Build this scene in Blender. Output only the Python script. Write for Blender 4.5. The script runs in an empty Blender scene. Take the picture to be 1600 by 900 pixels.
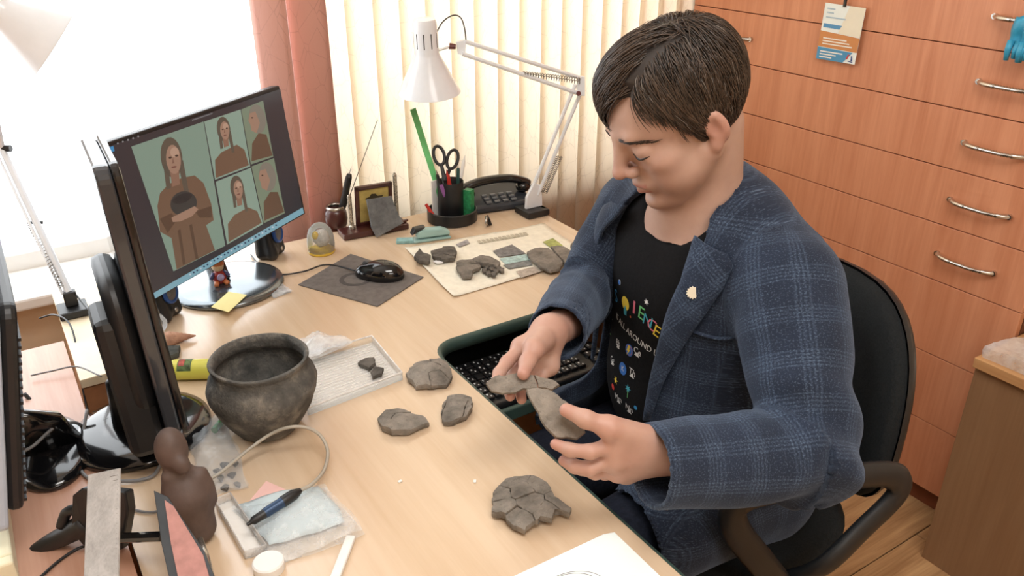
import bpy, bmesh, math, random
import numpy as np
from mathutils import Vector, Matrix
R_ = math.radians
random.seed(7); rng = np.random.default_rng(7)
SC = bpy.context.scene
COL = SC.collection
# ------------------------------------------------------------------ camera
CAM = np.array([0.0, 0.0, 1.53])
FPX, PITCH, YAW = 1290.0, R_(25.9), R_(32.8)
FW = np.array([math.sin(YAW)*math.cos(PITCH), math.cos(YAW)*math.cos(PITCH), -math.sin(PITCH)])
RT = np.array([math.cos(YAW), -math.sin(YAW), 0.0])
UP = np.cross(RT, FW)
cd = bpy.data.cameras.new('camera'); cam = bpy.data.objects.new('camera', cd); COL.objects.link(cam)
cd.sensor_width = 36.0; cd.lens = 36.0*FPX/1600.0; cd.clip_start = 0.02
cam.matrix_world = Matrix(((RT[0], UP[0], -FW[0], CAM[0]), (RT[1], UP[1], -FW[1], CAM[1]), (RT[2], UP[2], -FW[2], CAM[2]), (0, 0, 0, 1)))
SC.camera = cam
# ------------------------------------------------------------------ world, lights, exposure
w = bpy.data.worlds.new('overcast_sky'); SC.world = w; w.use_nodes = True
bg = w.node_tree.nodes['Background']
bg.inputs[0].default_value = (0.93, 0.97, 1.0, 1); bg.inputs[1].default_value = 5.0
def area(name, loc, rot, sx, sy, power, col=(1, 1, 1), portal=False):
    l = bpy.data.lights.new(name, 'AREA'); l.shape = 'RECTANGLE'; l.size = sx; l.size_y = sy; l.energy = power; l.color = col
    if portal: l.cycles.is_portal = True
    o = bpy.data.objects.new(name, l); COL.objects.link(o); o.location = loc; o.rotation_euler = rot
    return o
area('window_portal', (0.0, 2.10, 1.65), (R_(-90), 0, 0), 3.7, 1.75, 1, portal=True)
area('ceiling_panel_light', (0.35, 0.1, 2.66), (0, 0, 0), 1.2, 0.6, 25, (1, 0.97, 0.93))
area('ceiling_panel_light', (0.35, -1.4, 2.66), (0, 0, 0), 1.2, 0.6, 25, (1, 0.97, 0.93))
vs = SC.view_settings
vs.view_transform = 'Standard'; vs.look = 'None'; vs.gamma = 1.0; vs.use_curve_mapping = False; vs.exposure = 0.0
# ------------------------------------------------------------------ helpers: photograph point -> place
def ray(u, v): return FW*FPX + RT*(u-800) - UP*(v-450)
def at(u, v, d): return CAM + ray(u, v)*(d/FPX)
def D(u, v, z=0.75): r = ray(u, v); return CAM + r*((z-CAM[2])/r[2])
def onY(u, v, Y): r = ray(u, v); return CAM + r*(Y/r[1])
def onX(u, v, X): r = ray(u, v); return CAM + r*(X/r[0])
def onP(u, v, p0, n): r = ray(u, v); return CAM + r*(np.dot(p0-CAM, n)/np.dot(r, n))
V = lambda *a: np.array(a, float)
def nrm(a): a = np.asarray(a, float); return a/max(np.linalg.norm(a), 1e-12)
# ------------------------------------------------------------------ materials
def lin(c):
    return tuple(((x/255)/12.92 if x/255 <= 0.04045 else ((x/255+0.055)/1.055)**2.4) for x in c)
class G:
    """small wrapper round a node tree"""
    def __init__(s, m): s.t = m.node_tree; s.n = s.t.nodes; s.l = s.t.links
    def new(s, ty, **kw):
        n = s.n.new(ty)
        for k, v in kw.items(): setattr(n, k, v)
        return n
    def put(s, sock, val):
        if hasattr(val, 'links') or isinstance(val, bpy.types.NodeSocket): s.l.new(val, sock)
        elif isinstance(val, (tuple, list)) and len(val) == 3 and sock.type == 'RGBA': sock.default_value = (*val, 1)
        else: sock.default_value = val
    def math(s, op, a, b=0.0, clamp=False):
        n = s.new('ShaderNodeMath', operation=op, use_clamp=clamp); s.put(n.inputs[0], a); s.put(n.inputs[1], b); return n.outputs[0]
    def mix(s, f, a, b):
        n = s.new('ShaderNodeMix', data_type='RGBA'); s.put(n.inputs[0], f); s.put(n.inputs[6], a); s.put(n.inputs[7], b); return n.outputs[2]
    def coord(s, scale=(1, 1, 1), kind='Object', rot=(0, 0, 0)):
        c = s.new('ShaderNodeTexCoord'); m = s.new('ShaderNodeMapping'); m.inputs['Scale'].default_value = scale; m.inputs['Rotation'].default_value = rot
        s.l.new(c.outputs[kind], m.inputs[0]); return m.outputs[0]
    def noise(s, vec, scale=5, detail=4, rough=0.5, dist=0.0):
        n = s.new('ShaderNodeTexNoise'); s.l.new(vec, n.inputs['Vector']); n.inputs['Scale'].default_value = scale
        n.inputs['Detail'].default_value = detail; n.inputs['Roughness'].default_value = rough; n.inputs['Distortion'].default_value = dist; return n.outputs[0]
    def ramp(s, f, stops):
        n = s.new('ShaderNodeValToRGB'); e = n.color_ramp.elements
        while len(e) < len(stops): e.new(0.5)
        for i, (p, c) in enumerate(stops): e[i].position = p; e[i].color = (*c, 1)
        s.put(n.inputs[0], f); return n.outputs[0]
    def bump(s, h, strength=0.3, dist=0.01):
        n = s.new('ShaderNodeBump'); n.inputs['Strength'].default_value = strength; n.inputs['Distance'].default_value = dist; s.l.new(h, n.inputs['Height']); return n.outputs[0]
def newmat(name):
    m = bpy.data.materials.new(name); m.use_nodes = True
    return m, G(m), m.node_tree.nodes['Principled BSDF']
def pm(name, col, rough=0.5, metal=0.0, var=0.12, scale=20, bump=0.0, stretch=(1, 1, 1), spec=0.5, alpha=1.0, coat=0.0, trans=0.0, dark=None):
    m, g, b = newmat(name); c = lin(col)
    f = g.noise(g.coord(stretch), scale, 5, 0.6)
    d = lin(dark) if dark else tuple(x*(1-var*2) for x in c); l_ = tuple(min(1, x*(1+var)) for x in c)
    g.put(b.inputs['Base Color'], g.ramp(f, [(0.3, d), (0.7, l_)]))
    b.inputs['Roughness'].default_value = rough; b.inputs['Metallic'].default_value = metal; b.inputs['Specular IOR Level'].default_value = spec
    b.inputs['Coat Weight'].default_value = coat; b.inputs['Alpha'].default_value = alpha; b.inputs['Transmission Weight'].default_value = trans
    if bump: g.l.new(g.bump(f, bump, 0.004), b.inputs['Normal'])
    return m
def wood(name, c1, c2, axis=1, scale=1.0, rough=0.4, bands=1.0, spec=0.4):
    m, g, b = newmat(name)
    st = [9*scale]*3; st[axis] = 0.9*scale
    co = g.coord(tuple(st))
    f1 = g.noise(co, 2.2, 6, 0.6, 0.6)
    st2 = [70*scale]*3; st2[axis] = 2.0*scale
    f2 = g.noise(g.coord(tuple(st2)), 2.0, 3, 0.6)
    f = g.math('ADD', g.math('MULTIPLY', f1, 0.7*bands), g.math('MULTIPLY', f2, 0.3))
    g.put(b.inputs['Base Color'], g.ramp(f, [(0.32, lin(c2)), (0.62, lin(c1))]))
    b.inputs['Roughness'].default_value = rough; b.inputs['Specular IOR Level'].default_value = spec
    g.l.new(g.bump(f2, 0.06, 0.002), b.inputs['Normal'])
    return m
def emis(name, col, s):
    m, g, b = newmat(name); b.inputs['Base Color'].default_value = (0.01, 0.01, 0.01, 1)
    g.put(b.inputs['Emission Color'], lin(col)); b.inputs['Emission Strength'].default_value = s; b.inputs['Roughness'].default_value = 0.25
    return m
def film(name, col=(235, 240, 245), white=0.22, gloss=0.3, rough=0.12):
    """thin clear plastic: mostly see-through, some haze, sharp highlights"""
    m, g, b = newmat(name)
    tr = g.new('ShaderNodeBsdfTransparent'); tr.inputs[0].default_value = (0.97, 0.98, 0.98, 1)
    b.inputs['Roughness'].default_value = rough; b.inputs['Base Color'].default_value = (*lin(col), 1); b.inputs['Specular IOR Level'].default_value = 0.8
    fr = g.new('ShaderNodeFresnel'); fr.inputs[0].default_value = 1.5
    nz = g.noise(g.coord(), 60, 4, 0.6)
    f = g.math('ADD', g.math('MULTIPLY', fr.outputs[0], gloss), g.math('MULTIPLY', nz, white*1.6), True)
    g.l.new(g.bump(nz, 0.5, 0.004), b.inputs['Normal'])
    mx = g.new('ShaderNodeMixShader'); g.l.new(f, mx.inputs[0]); g.l.new(tr.outputs[0], mx.inputs[1]); g.l.new(b.outputs[0], mx.inputs[2])
    g.l.new(mx.outputs[0], g.n['Material Output'].inputs[0])
    return m
# ------------------------------------------------------------------ mesh building
WL = {}
def tag(o, label=None, cat=None, group=None, kind=None):
    if label: o['label'] = label
    if cat: o['category'] = cat
    if group: o['group'] = group
    if kind: o['kind'] = kind
    return o
def thing(name, label, cat, loc=(0, 0, 0), group=None):
    o = bpy.data.objects.new(name, None); COL.objects.link(o); o.location = tuple(float(x) for x in loc); o.empty_display_size = 0.05
    WL[o.name] = V(*loc)
    return tag(o, label, cat, group)
def link(name, me, mats, parent=None, smooth=False, bevel=0, sub=0, angle=None):
    o = bpy.data.objects.new(name, me); COL.objects.link(o)
    for m in (mats if isinstance(mats, (list, tuple)) else [mats]): me.materials.append(m)
    if parent is not None:
        o.parent = parent; l = WL.get(parent.name, V(0, 0, 0)); o.location = tuple(-l)
    WL[o.name] = V(0, 0, 0)
    if smooth: me.polygons.foreach_set('use_smooth', [True]*len(me.polygons))
    if bevel:
        b = o.modifiers.new('bevel', 'BEVEL'); b.width = bevel; b.segments = 2; b.limit_method = 'ANGLE'; b.angle_limit = R_(40)
    if sub:
        s = o.modifiers.new('sub', 'SUBSURF'); s.levels = sub; s.render_levels = sub
    return o
def frame(n, ref=(0, 0, 1)):
    n = nrm(n); ref = V(*ref)
    if abs(np.dot(n, ref)) > 0.97: ref = V(1, 0, 0)
    a = nrm(np.cross(ref, n)); b = np.cross(n, a); return a, b, n
def rotz(a): c, s = math.cos(a), math.sin(a); return np.array([[c, -s, 0], [s, c, 0], [0, 0, 1.0]])
def spline(P, n=8):
    P = [np.asarray(p, float) for p in P]; out = []
    Q = [2*P[0]-P[1]] + P + [2*P[-1]-P[-2]]
    for i in range(1, len(Q)-2):
        p0, p1, p2, p3 = Q[i-1], Q[i], Q[i+1], Q[i+2]
        for k in range(n):
            t = k/n
            out.append(0.5*((2*p1)+(-p0+p2)*t+(2*p0-5*p1+4*p2-p3)*t*t+(-p0+3*p1-3*p2+p3)*t**3))
    out.append(P[-1]); return out
class MB:
    def __init__(s): s.v = []; s.f = []; s.m = []
    def add(s, vs_, fs, mi=0):
        o = len(s.v); s.v += [tuple(float(c) for c in v) for v in vs_]; s.f += [tuple(i+o for i in f) for f in fs]; s.m += [mi]*len(fs); return s
    def box(s, c, size, R=None, mi=0):
        c = np.asarray(c, float); h = np.asarray(size, float)/2
        vs_ = [np.array([x, y, z])*h for x in (-1, 1) for y in (-1, 1) for z in (-1, 1)]
        if R is not None: vs_ = [R@v for v in vs_]
        return s.add([c+v for v in vs_], [(0, 1, 3, 2), (4, 6, 7, 5), (0, 4, 5, 1), (2, 3, 7, 6), (0, 2, 6, 4), (1, 5, 7, 3)], mi)
    def bb(s, lo, hi, mi=0): lo = V(*lo); hi = V(*hi); return s.box((lo+hi)/2, hi-lo, None, mi)
    def prism(s, poly, nvec, mi=0):
        """closed planar loop of 3D points, extruded by nvec"""
        P = [np.asarray(p, float) for p in poly]; n = len(P); nv = np.asarray(nvec, float)
        A = sum(np.cross(P[i], P[(i+1) % n]) for i in range(n))
        if np.dot(A, nv) < 0: P = P[::-1]
        return s.add(P+[p+nv for p in P], [tuple(range(n-1, -1, -1)), tuple(range(n, 2*n))]+[(i, (i+1) % n, n+(i+1) % n, n+i) for i in range(n)], mi)
    def tube(s, pts, r, sides=8, cap=True, mi=0, flat=1.0, ref=None):
        pts = [np.asarray(p, float) for p in pts]; n = len(pts)
        rs = [r]*n if np.isscalar(r) else list(r)
        vs_ = []; a = None
        for i, p in enumerate(pts):
            t = nrm(pts[min(i+1, n-1)]-pts[max(i-1, 0)])
            if a is None: a = frame(t, ref if ref is not None else (0, 0, 1))[0]
            a = nrm(a-t*np.dot(a, t)); b = np.cross(t, a)
            for k in range(sides):
                w_ = 2*math.pi*k/sides; vs_.append(p+rs[i]*(math.cos(w_)*a+math.sin(w_)*b*flat))
        fs = [(i*sides+k, i*sides+(k+1) % sides, (i+1)*sides+(k+1) % sides, (i+1)*sides+k) for i in range(n-1) for k in range(sides)]
        if cap: fs += [tuple(range(sides-1, -1, -1)), tuple((n-1)*sides+k for k in range(sides))]
        return s.add(vs_, fs, mi)
    def lathe(s, prof, c, axis=(0, 0, 1), sides=32, mi=0, close=False):
        """prof: list of (radius, height along axis)"""
        a, b, n = frame(axis); c = np.asarray(c, float); vs_ = []
        for r, h in prof:
            for k in range(sides):
                w_ = 2*math.pi*k/sides; vs_.append(c+n*h+max(r, 1e-5)*(math.cos(w_)*a+math.sin(w_)*b))
        m_ = len(prof)
        fs = [(i*sides+k, i*sides+(k+1) % sides, (i+1)*sides+(k+1) % sides, (i+1)*sides+k) for i in range(m_-1) for k in range(sides)]
        if close: fs += [((m_-1)*sides+k, (m_-1)*sides+(k+1) % sides, (k+1) % sides, k) for k in range(sides)]
        return s.add(vs_, fs, mi)
    def ball(s, c, r, seg=14, ring=8, mi=0, R=None):
        r = np.broadcast_to(np.asarray(r, float), (3,)); vs_ = []
        for i in range(ring+1):
            p = math.pi*i/ring
            for k in range(seg):
                q = 2*math.pi*k/seg; d = V(math.sin(p)*math.cos(q), math.sin(p)*math.sin(q), math.cos(p))*r
                vs_.append(np.asarray(c, float)+(R@d if R is not None else d))
        fs = [(i*seg+k, (i+1)*seg+k, (i+1)*seg+(k+1) % seg, i*seg+(k+1) % seg) for i in range(ring) for k in range(seg)]
        return s.add(vs_, fs, mi)
    def grid(s, P, mi=0):
        """P: array (a,b,3)"""
        a, b = P.shape[:2]
        return s.add(P.reshape(-1, 3), [(i*b+j, (i+1)*b+j, (i+1)*b+j+1, i*b+j+1) for i in range(a-1) for j in range(b-1)], mi)
    def build(s, name, mats, parent=None, smooth=False, bevel=0, sub=0, auto=None):
        me = bpy.data.meshes.new(name); me.from_pydata(s.v, [], s.f); me.update()
        if any(s.m): me.polygons.foreach_set('material_index', s.m)
        o = link(name, me, mats, parent, smooth or bool(auto), bevel, sub)
        if auto:
            bm = bmesh.new(); bm.from_mesh(me)
            for e in bm.edges:
                if len(e.link_faces) == 2 and e.calc_face_angle(0) > R_(auto): e.smooth = False
            bm.to_mesh(me); bm.free()
        return o
def rrect(w_, h_, r, n=5):
    out = []
    for cx, cy, a0 in ((w_/2-r, h_/2-r, 0), (-w_/2+r, h_/2-r, 90), (-w_/2+r, -h_/2+r, 180), (w_/2-r, -h_/2+r, 270)):
        for k in range(n+1): a = R_(a0+90*k/n); out.append((cx+r*math.cos(a), cy+r*math.sin(a)))
    return out
def text_mesh(body, size):
    cu = bpy.data.curves.new('lettering', 'FONT'); cu.body = body; cu.size = size; cu.align_x = 'CENTER'; cu.align_y = 'CENTER'; cu.resolution_u = 2
    o = bpy.data.objects.new('lettering', cu); COL.objects.link(o)
    dg = bpy.context.evaluated_depsgraph_get(); me = bpy.data.meshes.new_from_object(o.evaluated_get(dg))
    vs_ = [tuple(v.co) for v in me.vertices]; fs = [tuple(p.vertices) for p in me.polygons]
    bpy.data.objects.remove(o); bpy.data.curves.remove(cu); bpy.data.meshes.remove(me)
    return vs_, fs
def sn(p, k, seed=0.0):
    """cheap smooth noise on (n,3) points, about -1..1"""
    p = np.asarray(p, float)*k
    x, y, z = p[..., 0]+seed*1.7, p[..., 1]-seed*2.3, p[..., 2]+seed*0.9
    return (np.sin(x*1.0+1.3*np.sin(y*0.9+z))+np.sin(y*1.31+1.1*np.sin(z*1.2+x*0.7)+2)+np.sin(z*1.17+1.2*np.sin(x*1.4-y)+4))/3
# ------------------------------------------------------------------ distance-field bodies
class Vol:
    def __init__(s, lo, hi, h):
        s.lo = V(*lo); s.h = h; s.n = np.ceil((V(*hi)-s.lo)/h).astype(int)+1; s.D = np.full(s.n, 0.5, np.float32)
    def _win(s, lo, hi, pad):
        a = np.clip(np.floor((lo-pad-s.lo)/s.h).astype(int), 0, s.n); b = np.clip(np.ceil((hi+pad-s.lo)/s.h).astype(int)+1, 0, s.n)
        sl = tuple(slice(i, j) for i, j in zip(a, b))
        ax = [(s.lo[k]+s.h*np.arange(a[k], b[k])).astype(np.float32) for k in range(3)]
        return sl, np.meshgrid(*ax, indexing='ij')
    def op(s, prim, k=0.01, mode='u'):
        f, lo, hi = prim; sl, X = s._win(lo, hi, k*1.6+3*s.h)
        if s.D[sl].size == 0: return s
        d = f(*X); o = s.D[sl]
        if mode == 'u':
            h = np.clip(0.5+0.5*(o-d)/k, 0, 1); s.D[sl] = o*(1-h)+d*h-k*h*(1-h)
        else:
            d = -d; h = np.clip(0.5-0.5*(o-d)/k, 0, 1); s.D[sl] = o*(1-h)+d*h+k*h*(1-h)
        return s
    def mesh(s): return surface_nets(s.D, s.lo, s.h)
def rc(a, b, ra, rb=None):
    a = np.asarray(a, float); b = np.asarray(b, float); rb = ra if rb is None else rb; ba = b-a; L = max(float(ba@ba), 1e-12)
    def f(x, y, z):
        px, py, pz = x-a[0], y-a[1], z-a[2]; t = np.clip((px*ba[0]+py*ba[1]+pz*ba[2])/L, 0, 1)
        return np.sqrt((px-t*ba[0])**2+(py-t*ba[1])**2+(pz-t*ba[2])**2)-(ra+(rb-ra)*t)
    m_ = max(ra, rb); return f, np.minimum(a, b)-m_, np.maximum(a, b)+m_
def el(c, r, R=None):
    c = np.asarray(c, float); r = np.broadcast_to(np.asarray(r, float), (3,)); R = np.eye(3) if R is None else R   # columns of R: axes
    def f(x, y, z):
        px, py, pz = x-c[0], y-c[1], z-c[2]
        q = [px*R[0, i]+py*R[1, i]+pz*R[2, i] for i in range(3)]
        k0 = np.sqrt(sum((q[i]/r[i])**2 for i in range(3)))+1e-6; k1 = np.sqrt(sum((q[i]/r[i]**2)**2 for i in range(3)))+1e-6
        return k0*(k0-1)/k1
    m_ = np.abs(R)@r; return f, c-m_, c+m_
def surface_nets(Dg, lo, h):
    S = Dg < 0; n = np.array(Dg.shape)
    cnt = np.zeros(n-1, np.int8)
    for i in (0, 1):
        for j in (0, 1):
            for k in (0, 1): cnt += S[i:n[0]-1+i, j:n[1]-1+j, k:n[2]-1+k]
    act = (cnt > 0) & (cnt < 8); I = np.argwhere(act); idx = np.full(n-1, -1, np.int64); idx[act] = np.arange(len(I))
    P = np.zeros((len(I), 3)); W = np.zeros(len(I))
    cor = [(i, j, k) for i in (0, 1) for j in (0, 1) for k in (0, 1)]
    val = {c: Dg[I[:, 0]+c[0], I[:, 1]+c[1], I[:, 2]+c[2]].astype(float) for c in cor}
    for a in cor:
        for ax in range(3):
            if a[ax] == 0:
                b = list(a); b[ax] = 1; b = tuple(b); da, db = val[a], val[b]; m_ = (da < 0) != (db < 0)
                t = np.where(m_, da/np.where(m_, da-db, 1), 0); q = np.tile(np.array(a, float), (len(I), 1)); q[:, ax] += t
                P += q*m_[:, None]; W += m_
    P = lo+h*(I+P/W[:, None]); F = []
    for ax in range(3):
        b, c = (ax+1) % 3, (ax+2) % 3
        s0 = [slice(None)]*3; s1 = [slice(None)]*3; s0[ax] = slice(0, -1); s1[ax] = slice(1, None)
        E = np.argwhere(S[tuple(s0)] != S[tuple(s1)])
        E = E[(E[:, b] > 0) & (E[:, c] > 0) & (E[:, b] < n[b]-1) & (E[:, c] < n[c]-1)]
        def cell(db, dc):
            q = E.copy(); q[:, b] -= db; q[:, c] -= dc; return idx[q[:, 0], q[:, 1], q[:, 2]]
        Q = np.stack([cell(1, 1), cell(0, 1), cell(0, 0), cell(1, 0)], 1)
        fl = ~S[E[:, 0], E[:, 1], E[:, 2]]; Q[fl] = Q[fl][:, ::-1]; F.append(Q)
    F = np.concatenate(F); F = F[(F >= 0).all(1)]
    return P, F
def vnormals(P, F):
    N = np.zeros_like(P); fn = np.cross(P[F[:, 2]]-P[F[:, 0]], P[F[:, 3]]-P[F[:, 1]])
    for k in range(4): np.add.at(N, F[:, k], fn)
    return N/np.maximum(np.linalg.norm(N, axis=1), 1e-12)[:, None]
def smooth_mesh(P, F, it=1, lam=0.5):
    for _ in range(it):
        A = np.zeros_like(P); c = np.zeros(len(P))
        for k in range(4):
            np.add.at(A, F[:, k], P[F[:, (k+1) % 4]]+P[F[:, (k-1) % 4]]); np.add.at(c, F[:, k], 2)
        P = P+lam*(A/np.maximum(c, 1)[:, None]-P)
    return P
def np_mesh(name, P, F):
    """fast mesh from arrays of points and quads"""
    me = bpy.data.meshes.new(name); F = np.asarray(F, np.int32); k = F.shape[1]
    me.vertices.add(len(P)); me.vertices.foreach_set('co', np.asarray(P, np.float32).ravel())
    me.loops.add(F.size); me.loops.foreach_set('vertex_index', F.ravel())
    me.polygons.add(len(F)); me.polygons.foreach_set('loop_start', np.arange(0, F.size, k, dtype=np.int32))
    me.update(calc_edges=True); me.validate(); return me
def vattr(me, name, A):
    a = me.attributes.new(name, 'FLOAT_VECTOR', 'POINT'); a.data.foreach_set('vector', np.asarray(A, np.float32).ravel())
# ================================================================== the room
M = {}
M['paint'] = pm('wall_paint_peach', (232, 208, 178), 0.9, var=0.03, scale=6, bump=0.05)
M['paint_white'] = pm('ceiling_white', (240, 238, 232), 0.9, var=0.02)
M['pvc'] = pm('white_pvc', (240, 240, 238), 0.35, var=0.02)
M['cream_board'] = pm('cream_board', (236, 220, 190), 0.5, var=0.04)
M['laminate'] = wood('oak_laminate', (202, 164, 120), (146, 108, 72), 0, 1.2, 0.42)
M['grout'] = pm('plank_joint_dark', (70, 48, 30), 0.8)
RX0, RX1, RY0, RY1, RZ = -2.2, 2.42, -2.4, 2.06, 2.7
def struct(o): o['kind'] = 'structure'; return o
fl = struct(MB().bb((RX0-.1, RY0-.1, -0.1), (RX1+.1, RY1+.3, -0.006)).build('floor', M['grout']))
pl_me = None
y = RY0; row = 0
while y < RY1:
    x = RX0 - (row*0.47 % 1.28)
    while x < RX1:
        if pl_me is None:
            q = MB().bb((0, 0, -0.0065), (1.277, 0.187, 0.0)).build('plank', M['laminate'], fl, bevel=0.0012); pl_me = q.data
        else:
            q = bpy.data.objects.new('plank', pl_me); COL.objects.link(q); q.parent = fl
            bv = q.modifiers.new('bevel', 'BEVEL'); bv.width = 0.0012; bv.segments = 1
        q.location = (x, y, 0); x += 1.28
    y += 0.19; row += 1
struct(MB().bb((RX0-.1, RY0-.1, RZ), (RX1+.1, RY1+.2, RZ+.1)).build('ceiling', M['paint_white']))
struct(MB().bb((RX0-.1, RY0-.1, 0), (RX0, RY1, RZ)).build('wall_left', M['paint']))
struct(MB().bb((RX1, RY0-.1, 0), (RX1+.1, RY1+.2, RZ)).build('wall_right', M['paint']))
struct(MB().bb((RX0, RY0-.1, 0), (RX1, RY0, RZ)).build('wall_front', M['paint']))
WX0, WX1, WZ0, WZ1 = -1.85, 1.84, 0.70, 2.5
wb = MB()
wb.bb((RX0-.1, RY1, 0), (RX1, RY1+.18, WZ0)); wb.bb((RX0-.1, RY1, WZ1), (RX1, RY1+.18, RZ))
wb.bb((RX0-.1, RY1, WZ0), (WX0, RY1+.18, WZ1)); wb.bb((WX1, RY1, WZ0), (RX1, RY1+.18, WZ1))
struct(wb.build('wall_back', M['paint']))
wn = struct(MB().bb((WX0, RY1+.09, WZ0), (WX1, RY1+.15, WZ0+.045)).bb((WX0, RY1+.09, WZ1-.06), (WX1, RY1+.15, WZ1))
            .bb((WX0, RY1+.09, WZ0+.045), (WX0+.06, RY1+.15, WZ1-.06)).bb((WX1-.06, RY1+.09, WZ0+.045), (WX1, RY1+.15, WZ1-.06)).build('window_1', M['pvc'], bevel=.004))
for mx in (-0.62, 0.66):
    MB().bb((mx-.035, RY1+.09, WZ0+.045), (mx+.035, RY1+.15, WZ1-.06)).build('mullion', M['pvc'], wn, bevel=.004)
gm, g, b = newmat('window_glass'); tr = g.new('ShaderNodeBsdfTransparent'); gl = g.new('ShaderNodeBsdfGlossy'); gl.inputs['Roughness'].default_value = 0.02
mxs = g.new('ShaderNodeMixShader'); mxs.inputs[0].default_value = 0.06; g.l.new(tr.outputs[0], mxs.inputs[1]); g.l.new(gl.outputs[0], mxs.inputs[2]); g.l.new(mxs.outputs[0], g.n['Material Output'].inputs[0])
for a, c in ((WX0+.06, -.655), (-.585, .625), (.695, WX1-.06)):
    MB().bb((a, RY1+.118, WZ0+.045), (c, RY1+.122, WZ1-.06)).build('pane', gm, wn)
struct(MB().bb((WX0-.03, RY1-.09, WZ0-.025), (WX1, RY1+.10, WZ0+.004)).build('window_sill_1', M['pvc'], bevel=.006))
# vertical blinds -------------------------------------------------------------
def slat_mat(name, c, t, spec=0.3):
    m, g, b = newmat(name)
    co = g.coord((1, 1, 0.45)); f = g.noise(co, 26, 5, 0.65, 1.2); v = g.new('ShaderNodeTexVoronoi', feature='DISTANCE_TO_EDGE'); g.l.new(g.coord((1, 1, 0.5)), v.inputs['Vector']); v.inputs['Scale'].default_value = 34
    crack = g.math('LESS_THAN', g.math('ADD', v.outputs[0], g.math('MULTIPLY', f, 0.06)), 0.042)
    colr = g.mix(g.math('MULTIPLY', crack, 0.28), lin(c), tuple(x*0.5 for x in lin(c)))
    g.put(b.inputs['Base Color'], colr); b.inputs['Roughness'].default_value = 0.85
    tl = g.new('ShaderNodeBsdfTranslucent'); g.put(tl.inputs[0], colr)
    g.l.new(g.bump(f, 0.4, 0.002), b.inputs['Normal'])
    mx = g.new('ShaderNodeMixShader'); mx.inputs[0].default_value = t; g.l.new(b.outputs[0], mx.inputs[1]); g.l.new(tl.outputs[0], mx.inputs[2]); g.l.new(mx.outputs[0], g.n['Material Output'].inputs[0])
    return m
M['slat'] = slat_mat('cream_blind_fabric', (255, 247, 234), 0.56)
M['slat_red'] = slat_mat('brick_red_blind_fabric', (214, 164, 150), 0.12)
bl = thing('vertical_blind', 'cream vertical slat blind with two brick red slats, drawn half across the window', 'blind', (1.2, 1.95, 2.55))
MB().bb((-1.8, 1.915, 2.56), (1.86, 1.955, 2.60)).build('headrail', M['pvc'], bl, bevel=.003)
def slat_mesh(name, mat):
    n = 7; P = np.zeros((n, 2, 3))
    for i in range(n):
        t = i/(n-1)-0.5; P[i, :, 0] = t*0.089; P[i, :, 1] = -0.006*(1-(2*t)**2); P[i, 0, 2] = 0.42; P[i, 1, 2] = 2.555
    o = MB().grid(P).build(name, mat, bl, smooth=True)
    s = o.modifiers.new('solid', 'SOLIDIFY'); s.thickness = 0.0008
    return o
def put_slat(o, x, y, a):
    l = WL[bl.name]; o.location = (x-l[0], y-l[1], -l[2]); o.rotation_euler = (0, 0, a)
s0 = None
for i, x in enumerate([0.745+0.0705*k for k in range(17)]):
    if s0 is None: s0 = o = slat_mesh('slat', M['slat'])
    else:
        o = s0.copy(); COL.objects.link(o)
    put_slat(o, x, 1.93, R_(8+random.uniform(-3, 3)))
r0 = slat_mesh('slat', M['slat_red']); r0['label'] = 'brick red slat'; put_slat(r0, 0.590, 1.925, R_(-45))
r1 = r0.copy(); COL.objects.link(r1); put_slat(r1, 0.677, 1.92, R_(-12))
# drawer cabinet -------------------------------------------------------------
M['cherry'] = wood('cherry_veneer', (215, 151, 116), (193, 125, 90), 2, 1.0, 0.38)
M['cherry_dark'] = pm('cherry_shadow_gap', (112, 68, 46), 0.7)
M['chrome'] = pm('brushed_chrome', (205, 203, 198), 0.22, 1.0, var=0.05)
CXF = 1.896; CY0, CY1 = 0.777, 1.918
cab = thing('drawer_cabinet', 'tall cherry veneer chest of wide drawers behind the seated person', 'cabinet', (2.12, 1.35, 0))
MB().bb((CXF+.02, CY0, 0.066), (2.40, CY1, 1.95)).build('body', M['cherry_dark'], cab)
MB().bb((CXF+.03, CY0+.005, 0.0), (2.40, CY1-.005, 0.066)).build('plinth', pm('plinth_brown', (128, 70, 44), 0.5), cab)
zl = [0.066, 0.261, 0.451, 0.647, 0.790, 0.928, 1.068, 1.208, 1.348, 1.488, 1.628, 1.768, 1.95]
def handle(parent, yc, z):
    """slim bow handle, ribbed over half its length"""
    mb = MB(); L = 0.142; pts = []; rs = []
    for k in range(45):
        t = k/44; s = (t-.5)*2
        pts.append(V(CXF-0.003-0.024*(1-s**4), yc-s*L/2, z)); rib = 0.0007*math.sin(k*math.pi) if k % 2 else 0
        rs.append((0.0056 if k % 2 else 0.0040) if 14 < k < 38 else 0.0058)
    mb.tube(pts, rs, 8)
    for s in (-1, 1): mb.tube([V(CXF+.001, yc-s*L/2, z), V(CXF-.008, yc-s*L/2, z)], 0.0066, 8)
    return mb.build('handle', M['chrome'], parent, auto=50)
for i in range(len(zl)-1):
    d = MB().bb((CXF, CY0+.002, zl[i]+.0012), (CXF+.019, CY1-.002, zl[i+1]-.0012)).build('drawer', M['cherry'], cab, bevel=.0008)
    if 3 <= i <= 10:
        handle(d, 0.932, (zl[i]+zl[i+1])/2); handle(d, 1.748, (zl[i]+zl[i+1])/2)
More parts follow.
